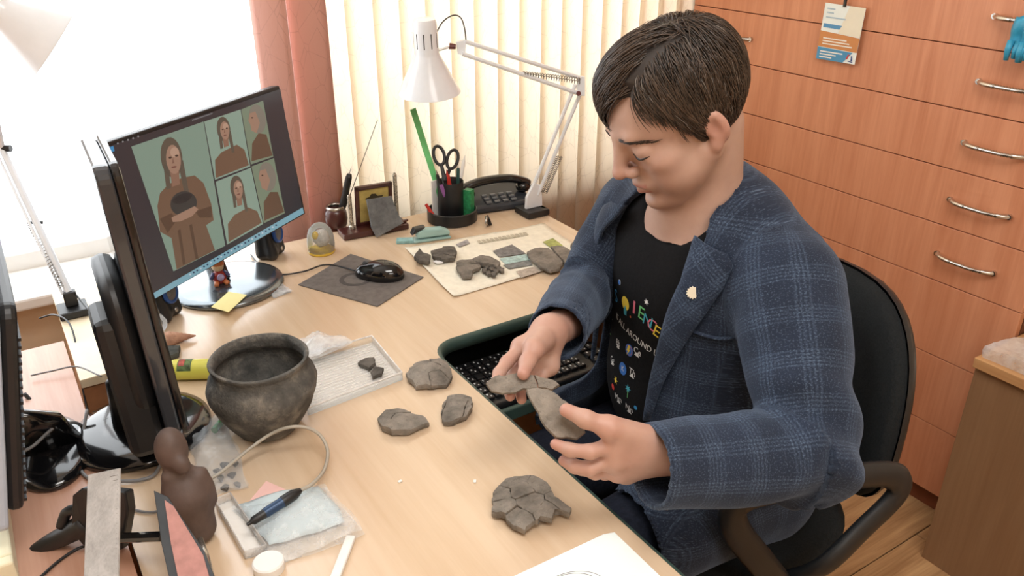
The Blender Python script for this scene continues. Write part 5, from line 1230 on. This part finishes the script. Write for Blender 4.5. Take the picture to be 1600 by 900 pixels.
# toy figurine, note, little bag
tf = D(346, 452); tf = V(tf[0], tf[1], DT+.0135)
ty = thing('toy_figurine', 'small multicoloured toy figurine sitting on the portrait monitor foot', 'toy', tf)
cols = dict(orange=(196, 116, 70), red=(150, 48, 44), blue=(60, 66, 110), cream=(222, 196, 160), lilac=(170, 160, 200))
tm_ = {k: pm('toy_'+k, c_, .4, var=.15, scale=90) for k, c_ in cols.items()}
MB().ball(tf+V(0, 0, .016), (.015, .014, .017)).build('body', tm_['red'], ty, smooth=True); MB().ball(tf+V(0, 0, .042), (.013, .012, .013)).build('head', tm_['cream'], ty, smooth=True)
MB().lathe([(.014, 0), (.012, .010), (.002, .016)], tf+V(0, 0, .046), sides=16).build('cap', tm_['orange'], ty, smooth=True)
for s in (-1, 1):
    MB().tube([tf+V(.010*s, 0, .026), tf+V(.019*s, -.008, .018)], [.005, .004], 8).build('arm', tm_['blue'], ty, smooth=True); MB().tube([tf+V(.007*s, -.004, .008), tf+V(.012*s, -.018, .005)], [.006, .005], 8).build('leg', tm_['orange'], ty, smooth=True)
MB().ball(tf+V(0, -.013, .020), (.008, .004, .008)).build('belly', tm_['lilac'], ty, smooth=True)
nq = [(330, 480), (357, 456), (386, 461), (357, 488)]
tag(MB().prism([D(u, v, DT+.0165) for u, v in nq], V(0, 0, .0006)).build('sticky_note', pm('pale_yellow_paper', (236, 226, 160), .8, var=.03)), 'pale yellow sticky note on the portrait monitor foot', 'note')
M['film'] = film('clear_bag_film'); M['film_w'] = film('hazy_bag_film', white=.5)
def bag(name, label, quad, z, amp, nx=16, ny=12, seed=0.0, k=16, mat=None, contents=None, group=None, puff=.006):
    q = [D(u, v) for u, v in quad]; c = sum(q)/4; t = thing(name, label, 'bag', V(c[0], c[1], z), group)
    for lay in (0, 1):
        P = sheet(q[0], q[1], q[2], q[3], nx, ny, z+.0006, amp*(.15 if lay == 0 else 1), k, seed+lay*.2, .006)
        if lay:
            for i in range(nx):
                for j in range(ny): P[i, j, 2] += puff*(math.sin(math.pi*i/(nx-1))*math.sin(math.pi*j/(ny-1)))**.7
        MB().grid(P[::-1]).build('film_layer', mat or M['film'], t, smooth=True)
    return t
bag('zip_bag', 'tiny clear zip bag with grey bits at the portrait monitor foot', [(400, 440), (432, 430), (456, 458), (428, 468)], DT+.0002, .006, 10, 8, 1.0, 30, M['film_w'])
tag(MB().box(D(414, 443)+V(0, 0, .0065), (.022, .016, .006), rotz(.3)).build('grey_chip', pm('grey_chip', (88, 90, 96), .5), bevel=.001), 'small grey chip inside the tiny zip bag', 'chip')
# mouse and pad
mpq = [(466, 446), (548, 398), (662, 434), (590, 480)]
mp = thing('mouse_pad', 'grey mouse pad with a dark printed emblem under the mouse', 'mouse pad', sum(D(*p) for p in mpq)/4)
MB().prism([D(*p) for p in mpq], V(0, 0, .003)).build('pad', pm('grey_cloth_pad', (112, 106, 102), .9, var=.12, scale=70, bump=.1), mp, bevel=.001)
mc0 = D(556, 436, DT+.003); MB().lathe([(.026, 0), (.036, 0), (.036, .0003), (.026, .0003)], V(mc0[0], mc0[1], DT+.003), sides=28, close=True).build('printed_ring', pm('pad_print', (82, 78, 76), .9), mp)
mo = D(593, 432, DT+.003); mo = V(mo[0], mo[1], DT+.003); md = nrm(D(630, 429)-D(553, 422)); md = V(md[0], md[1], 0); mq_ = V(-md[1], md[0], 0); Rm_ = np.stack([md, mq_, V(0, 0, 1)], 1)
ms_ = thing('computer_mouse', 'black wired mouse on the grey mouse pad', 'mouse', mo)
mv = Vol(mo-V(.075, .075, .01), mo+V(.075, .075, .05), .0025); mv.op(el(mo+V(0, 0, .006), (.056, .031, .029), Rm_), .004).op(el(mo+Rm_@V(.012, 0, .008), (.042, .030, .030), Rm_), .01)
mP, mF = mv.mesh(); mP[:, 2] = np.maximum(mP[:, 2], mo[2]+.0006); link('shell', np_mesh('shell', mP, mF), M['blk_gloss'], ms_, smooth=True)
MB().tube([mo+Rm_@V(-.030, -.0035, .0285), mo+Rm_@V(-.030, .0035, .0285)], .007, 12).build('scroll_wheel', pm('grey_rubber', (90, 92, 95), .6), ms_)
cp = [mo+Rm_@V(-.054, 0, .008)]+[D(u, v, DT+.004) for u, v in ((530, 416), (505, 414), (475, 424), (440, 429), (418, 423), (402, 410), (392, 398))]
MB().tube(spline(cp, 6), .0018, 6).build('cord', M['blk'], ms_, smooth=True)
# ================================================================== middle of the desk
tq = [D(478, 566), D(582, 536), D(629, 594), D(482, 650)]; tq = [V(p[0], p[1], DT) for p in tq]
tr_ = thing('clear_tray', 'clear ribbed plastic tray behind the clay pot', 'tray', sum(tq)/4)
M['clear'] = film('clear_rigid_plastic', (255, 255, 255), white=.05, gloss=.6, rough=.05)
MB().prism([p+V(0, 0, .0006) for p in tq], V(0, 0, .0015)).build('floor', M['clear'], tr_)
for i in range(4): a, b_ = tq[i], tq[(i+1) % 4]; MB().box((a+b_)/2+V(0, 0, .0085), (np.linalg.norm(b_-a), .0015, .014), np.stack([nrm(b_-a), nrm(np.cross(V(0, 0, 1), b_-a)), V(0, 0, 1)], 1)).build('wall', M['clear'], tr_)
M['clear_rim'] = film('clear_rim_plastic', (255, 252, 250), white=.30, gloss=.9, rough=.05)
MB().tube([p+V(0, 0, .016) for p in tq+tq[:1]], .0017, 6, cap=False).build('rim', film('frosted_rim', (255, 252, 250), white=.8, gloss=.9, rough=.1), tr_)
for i in range(17):
    t = (i+.7)/18; a = tq[0]*(1-t)+tq[3]*t; b_ = tq[1]*(1-t)+tq[2]*t; a, b_ = a+(b_-a)*.03, b_-(b_-a)*.04
    MB().tube([a+V(0, 0, .0024), b_+V(0, 0, .0024)], .0009, 5).build('rib', M['clear_rim'], tr_)
sherd('small dark chip at the back of the clear tray', [(559, 569), (570, 561), (585, 560), (587, 570), (577, 577)], 1, .007, .002, 61, 'chips in the clear tray', M['clay_d'], DT+.0035)
sherd('small dark chip at the front of the clear tray', [(579, 583), (585, 574), (600, 577), (597, 586), (582, 591)], 1, .007, .002, 62, 'chips in the clear tray', M['clay_d'], DT+.0035)
bag('plastic_bag', 'crumpled hazy plastic bag between pot and clear tray', [(470, 548), (500, 536), (550, 548), (486, 578)], DT+.017, .012, 16, 10, 4.0, 34, M['film_w'], puff=.010)
gbx = D(268, 592); gby = D(338, 590); ga = V(gbx[0], gbx[1], DT+.0185); gb_ = V(gby[0], gby[1], DT+.0185); gt = nrm(gb_-ga)
gl_ = thing('glue_bottle', 'yellow glue bottle lying behind the clay pot', 'bottle', (ga+gb_)/2)
L_ = np.linalg.norm(gb_-ga)+.015
MB().lathe([(0, 0), (.016, .001), (.018, .005), (.018, L_-.012), (.016, L_-.004), (.008, L_+.002), (0, L_+.002)], gb_+gt*.012, -gt, 24).build('body', pm('yellow_bottle', (222, 218, 96), .35, var=.05, trans=.1), gl_, smooth=True)
MB().lathe([(.0095, 0), (.0095, .012), (.006, .016), (.003, .026), (0, .026)], ga-gt*.002, -gt, 18).build('cap', pm('ivory_cap', (226, 214, 190), .4), gl_, auto=40)
ea, eb2, _ = frame(gt)
lb = np.array([[ga+gt*(.018+.024*i/3)+.0184*(V(0, 0, 1)*math.cos(w_)+np.cross(gt, V(0, 0, 1))*math.sin(w_)) for w_ in np.linspace(-1.0, 1.2, 10)] for i in range(4)])
MB().grid(lb).build('label', pm('green_label', (92, 112, 66), .5, var=.4, scale=120), gl_, smooth=True)
lr = np.array([[ga+gt*(.020+.010*i/2)+.0188*(V(0, 0, 1)*math.cos(w_)+np.cross(gt, V(0, 0, 1))*math.sin(w_)) for w_ in np.linspace(-.2, .7, 6)] for i in range(3)]); MB().grid(lr).build('label_patch', pm('red_label', (176, 84, 70), .5, var=.3, scale=120), gl_, smooth=True)
# shell, jar and stone by the second monitor
sh0 = D(252, 541); sh1 = D(307, 530); sh0 = V(sh0[0], sh0[1], DT+.014); sh1 = V(sh1[0], sh1[1], DT+.008)
ln_ = np.linalg.norm(sh1-sh0); mb = MB().lathe([(.002, 0), (.011, .006), (.0135, .014)]+[((.0135*(1-i/14)+.0012)*(1+.10*(i % 2)), .014+(ln_-.014)*i/14) for i in range(1, 15)], sh0, sh1-sh0, 18); tag(mb.build('cone_shell', clay('pinkish_shell', (150, 112, 94), (186, 146, 124), (214, 182, 160)), smooth=True), 'brown cone shaped shell lying beside the edge-on monitor', 'shell')
jr = D(243, 520); jr = V(jr[0], jr[1], DT)
jt = thing('glass_jar', 'small round glass jar behind the cone shell', 'jar', jr); MB().lathe([(0, .001), (.016, .001), (.024, .012), (.025, .022), (.018, .034), (.013, .037), (.013, .042)], jr, sides=26).build('glass', film('jar_glass', white=.12, gloss=.9, rough=.04), jt, smooth=True)
MB().lathe([(0, .042), (.015, .042), (.015, .048), (0, .049)], jr, sides=24).build('lid', M['silver'], jt, auto=40)
sherd('dark flat stone in front of the cone shell', [(250, 553), (262, 543), (282, 543), (280, 554), (262, 561)], 1, .010, .004, 71, None, clay('dark_stone', (50, 52, 50), (74, 76, 72), (96, 98, 92)), name='stone')
tag(MB().tube([D(336, 679)+V(0, 0, .008), D(353, 658)+V(0, 0, .008)], .0055, 14).build('green_cap', pm('green_cap', (44, 130, 52), .35)), 'green pen cap lying against the clay pot', 'cap')
# ================================================================== near left of the desk
bag('zip_bag', 'clear zip bag of dark chips between the second monitor and the pot', [(288, 690), (352, 640), (392, 762), (330, 780)], DT+.0002, .012, 20, 16, 2.0, 26, M['film'], puff=.012)
for k, (u, v) in enumerate([(345, 748), (362, 742), (372, 757), (352, 762), (340, 738), (366, 724), (350, 728)]):
    sherd('dark chip inside the clear zip bag by the pot', [(u-random.uniform(4, 9), v+random.uniform(-2, 2)), (u-random.uniform(-2, 3), v-random.uniform(3, 7)), (u+random.uniform(4, 8), v-random.uniform(0, 4)), (u+random.uniform(-1, 4), v+random.uniform(3, 6))], 1, .004, .001, 80+k, 'chips in the zip bag', M['clay_d'], DT+.0012, name='sherd_chip')
bb_ = bag('plastic_bag', 'large milky plastic bag under the engraving pen', [(362, 800), (505, 762), (566, 836), (432, 886)], DT+.0002, .014, 30, 22, 5.0, 11, film('milky_bag_film', (248, 250, 252), white=.30, rough=.2), puff=.018)
pw_ = MB(); bq = [D(372, 792), D(500, 764), D(545, 820), D(420, 862)]
P = sheet(bq[0], bq[1], bq[2], bq[3], 18, 14, DT+.002, .007, 8, 8.0, .007)
for i in range(18):
    for j in range(14): P[i, j, 2] += .011*(math.sin(math.pi*i/17)*math.sin(math.pi*j/13))**.7
o = MB().grid(P[::-1]).build('cotton_wadding', pm('pale_blue_wadding', (206, 222, 228), .9, var=.05), None, smooth=True); tag(o, 'pale blue wadding inside the milky plastic bag', 'wadding'); s_ = o.modifiers.new('solid', 'SOLIDIFY'); s_.thickness = .001
tag(MB().prism([D(u, v, DT+.0012) for u, v in ((390, 783), (416, 752), (448, 766), (430, 790))], V(0, 0, .0008)).build('pink_note', pm('pink_paper', (238, 196, 190), .8, var=.03)), 'pink paper slip sticking out from under the milky bag', 'paper')
cbx = thing('clear_box', 'flat clear plastic box left of the milky bag', 'box', V(*D(375, 835)[:2], DT))
cq = [D(338, 792), D(362, 782), D(418, 864), D(384, 874)]; MB().prism([V(p[0], p[1], DT+.0006) for p in cq], V(0, 0, .002)).build('floor', M['clear'], cbx)
for i in range(4): a, b_ = V(*cq[i][:2], DT+.008), V(*cq[(i+1) % 4][:2], DT+.008); MB().box((a+b_)/2, (np.linalg.norm(b_-a), .0014, .013), np.stack([nrm(b_-a), nrm(np.cross(V(0, 0, 1), b_-a)), V(0, 0, 1)], 1)).build('wall', M['clear_rim'], cbx)
# engraving pen
ea_, eb3 = D(386, 820, DT+.030), D(470, 766, DT+.036); et = nrm(eb3-ea_); el_ = np.linalg.norm(eb3-ea_)
en = thing('engraving_pen', 'dark blue engraving pen with a grey lead lying on the milky bag', 'tool', (ea_+eb3)/2)
MB().lathe([(0, 0), (.0022, 0), (.0030, .006), (.0056, .009), (.0062, .024), (.0066, .026)], ea_, et, 16).build('nose', M['blk'], en, auto=40)
MB().lathe([(.0067, .026), (.0072, .030), (.0072, el_*.62), (.0076, el_*.64)], ea_, et, 16).build('grip', pm('navy_metal', (44, 70, 104), .35, .3), en, auto=40)
MB().lathe([(.0078, el_*.64), (.0080, el_*.66), (.0078, el_*.86), (.005, el_*.96), (.0034, el_), (0, el_)], ea_, et, 16).build('tail', M['blk'], en, auto=40)
ln2 = [eb3, D(488, 756, DT+.030)]+[D(u, v, z) for u, v, z in ((506, 735, DT+.012), (512, 705, DT+.02), (500, 680, DT+.035), (478, 668, DT+.05), (450, 668, DT+.055), (420, 680, DT+.04), (385, 705, DT+.028), (345, 738, DT+.022), (320, 752, DT+.018))]
MB().tube(spline(ln2, 7), .0026, 8).build('lead', pm('grey_lead', (176, 170, 158), .5, var=.05), en, smooth=True)
tag(MB().lathe([(0, 0), (.0195, 0), (.0200, .003), (.0200, .012), (.018, .014), (0, .0145)], V(*D(421, 889)[:2], DT+.0002), sides=32).build('white_cap', M['white'], auto=40), 'round white plastic cap seen from above beside the milky bag', 'jar')  # loose white plastic cap, modelled as a low disc
wa, wb_ = D(549, 842), D(521, 915); wa, wb_ = V(wa[0], wa[1], DT+.004), V(wb_[0], wb_[1], DT+.004); wt = nrm(wb_-wa)
tag(MB().box((wa+wb_)/2, (np.linalg.norm(wb_-wa), .013, .007), np.stack([wt, np.cross(V(0, 0, 1), wt), V(0, 0, 1)], 1)).build('white_strip', M['white'], bevel=.002), 'narrow white plastic strip lying right of the milky bag', 'strip')
# brown figurine
fg = V(.108, .935, DT); Rf = rotz(R_(-20))
fv = Vol(fg-V(.05, .05, .003), fg+V(.05, .05, .19), .003)
fv.op(rc(fg+V(0, 0, .02), fg+V(-.003, .003, .075), .024, .027), .02).op(rc(fg+V(-.003, .003, .075), fg+V(-.006, .008, .105), .026, .016), .02)
fv.op(el(fg+V(-.010, .010, .142), (.020, .022, .031)), .008).op(el(fg+V(-.004, -.014, .130), (.010, .008, .012)), .010).op(rc(fg+V(-.022, .0, .110), fg+V(-.024, .002, .065), .008, .009), .01).op(rc(fg+V(.018, .0, .100), fg+V(.022, .002, .055), .008, .009), .01)
gP, gF = fv.mesh(); gP[:, 2] = np.maximum(gP[:, 2], DT+.0006); tag(link('carved_figurine', np_mesh('carved_figurine', gP, gF), pm('brown_clay_figure', (92, 76, 70), .6, var=.12, scale=40, bump=.2), None, smooth=True), 'brown carved figurine with a rounded head standing before the edge-on monitor', 'figurine')
# bar clamp
ct = thing('bar_clamp', 'black bar clamp with a pistol grip and a red faced jaw', 'clamp', V(.02, .97, DT))
ga_ = [at(45, 868, 1.09), at(75, 850, 1.085), at(110, 832, 1.075)]
MB().tube(spline(ga_+[at(138, 815, 1.06)], 5), [.008, .009, .010, .0105, .011, .0115, .012, .0125, .013, .0135, .014, .0145, .015, .015, .015, .015], 10).build('grip', M['blk'], ct, smooth=True)
MB().prism([at(112, 775, 1.03), at(128, 762, 1.03), at(196, 770, 1.03), at(200, 800, 1.04), at(190, 860, 1.06), at(140, 866, 1.07), at(110, 830, 1.06)], nrm(-FW)*-.024).build('housing', M['blk'], ct, bevel=.003)
MB().tube([at(150, 842, 1.06), at(255, 838, 1.015)], .0085, 8, flat=.55).build('bar', M['blk_gloss'], ct)
MB().tube(spline([at(96, 822, 1.07), at(105, 800, 1.06), at(124, 796, 1.05)], 5), .007, 8).build('trigger', M['blk'], ct, smooth=True)
jw = [at(240, 766, 1.015), at(282, 812, 1.0), at(318, 862, .985), at(338, 915, .965), at(268, 930, .955), at(252, 850, .99)]
jn = nrm(np.cross(jw[1]-jw[0], jw[4]-jw[0])); jn = jn if np.dot(jn, FW) > 0 else -jn
jf = MB().prism([onP(u, v, jw[0], nrm(jn)) for u, v in ((240, 766), (262, 776), (318, 860), (340, 915), (270, 930), (252, 850))], jn*.010).build('jaw', pm('dark_grey_jaw', (58, 64, 70), .45), ct, bevel=.001)
MB().prism([onP(u, v, jw[0]-jn*.0006, nrm(jn)) for u, v in ((258, 782), (272, 792), (318, 868), (332, 918), (284, 925), (268, 850))], -jn*.003).build('jaw_pad', pm('faded_red_pad', (188, 138, 132), .7, var=.1, scale=60), jf)
tag(MB().tube([at(312, 842, 1.02), at(322, 872, 1.0), at(330, 905, .985)], [.004, .0045, .0045], 10).build('silver_pen', M['silver'], smooth=True), 'short silver pen beside the red clamp jaw', 'pen')
# weathered ruler
ra_ = [at(137, 742, .96), at(187, 731, .955), at(184, 925, .905), at(134, 925, .91)]; rn = nrm(np.cross(ra_[1]-ra_[0], ra_[3]-ra_[0])); rb2 = [(q_-V(0, 0, 0)) for q_ in ra_]; dn = (ra_[2]-ra_[1]); k_ = (DT+.001-ra_[2][2])/dn[2]
rp = [onP(137, 742, ra_[1], rn), ra_[1], ra_[2]+dn*k_, ra_[0]+dn*(1+k_)]; rp[3][2] = DT+.001
rl = thing('weathered_ruler', 'weathered grey wooden ruler standing against the black clamp', 'ruler', (rp[2]+rp[3])/2)
MB().prism(rp, (rn if np.dot(rn, FW) > 0 else -rn)*.003).build('blade', wood('weathered_grey_wood', (184, 184, 184), (150, 150, 150), 2, 3.0, .8), rl, bevel=.0006)
rno = (-rn if np.dot(rn, FW) > 0 else rn)
for i in range(46):
    t = .03+i*.0208; a = rp[1]*(1-t)+rp[2]*t; e_ = nrm(rp[0]-rp[1]); lg_ = .010 if i % 5 == 0 else .006
    MB().box(a+e_*(lg_/2+.002)+rno*.0002, (lg_, .0006, .0004), np.stack([e_, nrm(dn), rno], 1)).build('tick_mark', pm('faded_ink', (112, 108, 104), .8) if 'faded_ink' not in bpy.data.materials else bpy.data.materials['faded_ink'], rl)
# cream tray on the side desk
cr = thing('cream_tray', 'cream plastic letter tray at the lower left edge', 'tray', V(-.19, 1.11, DT)); M['cream'] = pm('cream_plastic', (232, 228, 198), .45, var=.04)
for lo, hi in (((-.33, .975, .751), (-.100, .992, .785)), ((-.33, 1.30, .751), (-.100, 1.317, .785)), ((-.117, .992, .751), (-.100, 1.30, .785)), ((-.33, .992, .751), (-.313, 1.30, .785))): MB().bb(lo, hi).build('side', M['cream'], cr, bevel=.003)
for yy in (1.10, 1.20): MB().bb((-.313, yy-.005, .751), (-.117, yy+.005, .757)).build('slat', M['cream'], cr)
# cables
def cable(label, pts, r=.0026, col='blk', mat=None): return tag(MB().tube(spline(pts, 7), r, 7).build('cable', mat or M[col], smooth=True), label, 'cable', 'cables between the monitors')
gcab = pm('grey_cable', (128, 128, 130), .45)
cable('grey cable arching over the glossy monitor foot at the left', [D(18, 712, DT+.035), D(50, 698, DT+.05), D(85, 668, DT+.05), D(115, 660, DT+.03), D(132, 668, DT+.006)], mat=gcab)
cable('grey cable looping round the edge-on monitor foot', [D(136, 640, DT+.035), D(128, 690, DT+.01), D(121, 720, DT+.005), D(132, 742, DT+.005), D(150, 748, DT+.005), D(200, 752, DT+.005), D(236, 745, DT+.005), D(250, 728, DT+.005)], mat=gcab)
cable('thin black cable hanging from the lamp clamp to the desk gap', [at(62, 497, 1.66), at(85, 492, 1.64), at(108, 505, 1.60), at(120, 545, 1.56), at(128, 600, 1.50), at(137, 645, 1.44), at(142, 672, 1.40)], .0018)
cable('thin grey cable stretched between the two left monitors', [at(48, 587, 1.45), at(80, 580, 1.46), at(120, 573, 1.47), at(158, 588, 1.44)], .0016, mat=gcab)
cable('thick black cable bundle behind the left monitor', [at(38, 615, 1.40), at(60, 636, 1.40), at(95, 648, 1.41), at(140, 660, 1.40)], .0035)
cable('black cable on the side desk below the pistol grip', [D(60, 905, DT+.003), D(90, 878, DT+.003), D(120, 858, DT+.003), D(150, 848, DT+.004)], .002)
cable('thin grey cable running towards the brown figurine', [D(196, 790, DT+.003), D(215, 798, DT+.003), D(240, 800, DT+.003), D(262, 792, DT+.003)], .0018, mat=gcab)
# papers
M['paper'] = pm('white_paper', (236, 246, 246), .85, var=.01)
for k, (pts, lab) in enumerate([([(802, 902), (943, 836), (960, 833), (1032, 902), (1100, 965), (900, 1010)], 'bottom sheet of the white paper pile at the lower edge'), ([(812, 901), (946, 838), (1020, 900), (1085, 962), (890, 1004)], 'top white sheet with a pencil sketch at the lower edge')]):
    P = [V(*D(u, v)[:2], DT+.0006+k*.0014) for u, v in pts]
    pp_ = MB().prism(P, V(0, 0, .0009)).build('paper_sheet', M['paper']); tag(pp_, lab, 'paper', 'white papers')
    if k:
        for r0_, y0_ in ((.050, 0), (.042, .004), (.012, .02)):
            c_ = D(895, 935); MB().tube([V(c_[0]+r0_*math.cos(a), c_[1]+y0_+r0_*.75*math.sin(a), DT+.0031) for a in np.linspace(0, 2*math.pi, 40)], .0005, 4, cap=False).build('sketch_line', pm('pencil', (150, 150, 152), .8) if 'pencil' not in bpy.data.materials else bpy.data.materials['pencil'], pp_)
for k, (u, v) in enumerate([(625, 753), (742, 753)]): tag(MB().box(D(u, v)+V(0, 0, .0012), (.006, .004, .002), rotz(k)).build('paper_crumb', M['white'], bevel=.0005), ['tiny white crumb left of the big sherd, further from it', 'tiny white crumb just left of the big sherd'][k], 'crumb')
# ================================================================== on the cabinets
bq = [onX(1290, 4, 1.886), onX(1353, 13, 1.886), onX(1335, 101, 1.884), onX(1275, 91, 1.884)]
bd = thing('badge', 'hanging badge with white, orange and blue print on the drawer cabinet', 'badge', sum(bq)/4)
MB().prism(bq, V(.0012, 0, 0)).build('card', M['paper'], bd)
def bpt(s, t, off=.0004): p = (bq[0]*(1-s)+bq[1]*s)*(1-t)+(bq[3]*(1-s)+bq[2]*s)*t; return p-V(off, 0, 0)
def brect(pts, col, nm, off=.0004): MB().prism([bpt(s, t, off) for s, t in pts], V(-.0002, 0, 0)).build(nm, pm('badge_%d_%d_%d' % col, col, .5, var=.02) if 'badge_%d_%d_%d' % col not in bpy.data.materials else bpy.data.materials['badge_%d_%d_%d' % col], bd)
brect([(0, .49), (1, .53), (1, .79), (.0, .77)], (206, 140, 82), 'orange_band'); brect([(0, .78), (.90, .80), (.70, 1), (0, 1)], (76, 150, 196), 'blue_band')
brect([(.05, .355), (.52, .36), (.47, .43), (.05, .425)], (84, 150, 200), 'blue_tab')
brect([(.62, .0), (1, .0), (1, .52), (.45, .50)], (236, 232, 214), 'pale_wedge', .0003)
for i, (a, b_, t) in enumerate([(.08, .28, .08), (.08, .26, .15), (.08, .58, .23), (.10, .70, .60), (.10, .78, .65), (.10, .86, .70), (.08, .66, .84), (.08, .50, .89), (.08, .40, .94)]):
    brect([(a, t), (b_, t), (b_, t+.022), (a, t+.022)], (170, 196, 214) if i < 3 else (238, 236, 230), 'text_line', .0008)
brect([(.80, .84), (.84, .84), (.80, .93), (.76, .93)], (200, 60, 60), 'emblem_stroke', .0008); brect([(.88, .86), (.91, .86), (.93, .95), (.89, .95)], (60, 80, 140), 'emblem_stroke', .0008); brect([(.82, .95), (.94, .96), (.94, .975), (.82, .965)], (60, 80, 140), 'emblem_stroke', .0008)
MB().box(bpt(.5, .0)+V(-.002, 0, .006), (.006, .007, .018)).build('clip', M['blk'], bd, bevel=.001); MB().tube([bpt(.5, .0)+V(0, 0, .012), bpt(.5, 0)+V(.002, .0, .16)], .003, 6, flat=.3).build('lanyard', M['blk'], bd)
# blue gloves over the handle
gv = thing('rubber_gloves', 'blue rubber gloves draped over a drawer handle at the upper right', 'gloves', onX(1590, 50, 1.862)); M['blue'] = pm('blue_nitrile', (56, 158, 196), .4, var=.1, scale=60)
hz = 1.278; gy = .912
for s, o in ((0, 0), (1, .022)):
    y_ = gy-o*1.2
    P = np.zeros((9, 10, 3))
    for i in range(9):
        for j in range(10):
            t = i/8; w_ = (j/9-.5)*(.060+.012*t); lx = CXF-.0285-.0075*math.sin(math.pi*min(t*1.5, 1))-.004*s+.003*math.sin(j*2.1+s+i*.5)
            P[i, j] = (lx, y_+w_, hz+.010-.062*t+.004*math.sin(j*1.3+s))
    o_ = MB().grid(P).build('glove_back', M['blue'], gv, smooth=True); sm_ = o_.modifiers.new('solid', 'SOLIDIFY'); sm_.thickness = .003
    for k in range(4):
        a = V(CXF-.034-.004*s, y_-.026+.018*k, hz-.040); b_ = a+V(-.003, .012-.004*k, -.034-.006*(k % 2)); MB().tube([a, (a+b_)/2+V(-.003, 0, 0), b_], [.0075, .007, .005], 8).build('finger', M['blue'], gv, smooth=True)
# bag on the low cabinet
def zbag():
    t = thing('plastic_bag', 'clear plastic bag with white papers on the low cabinet', 'bag', V(1.85, .62, .59)); c = [V(1.735, .765, 0), V(2.0, .72, 0), V(1.95, .45, 0), V(1.74, .50, 0)]
    MB().prism([p+V(.006, -.006, .5915) for p in [c[0]*.8+c[2]*.2, c[1]*.9+c[3]*.1, c[2], c[3]*.98+c[1]*.02]], V(0, 0, .012)).build('paper_stack', M['paper'], t, bevel=.001)
    P = sheet(c[0], c[1], c[2], c[3], 22, 22, .608, .018, 16, 3.0); MB().grid(P).build('film_layer', M['film'], t, smooth=True)
    e = np.array([[P[0, j], P[0, j]*.5+V(P[0, j][0]-.006, P[0, j][1]+.004, .60)*.5, V(P[0, j][0], P[0, j][1], .5912)] for j in range(22)]); MB().grid(e).build('film_edge', M['film_w'], t, smooth=True)
zbag()
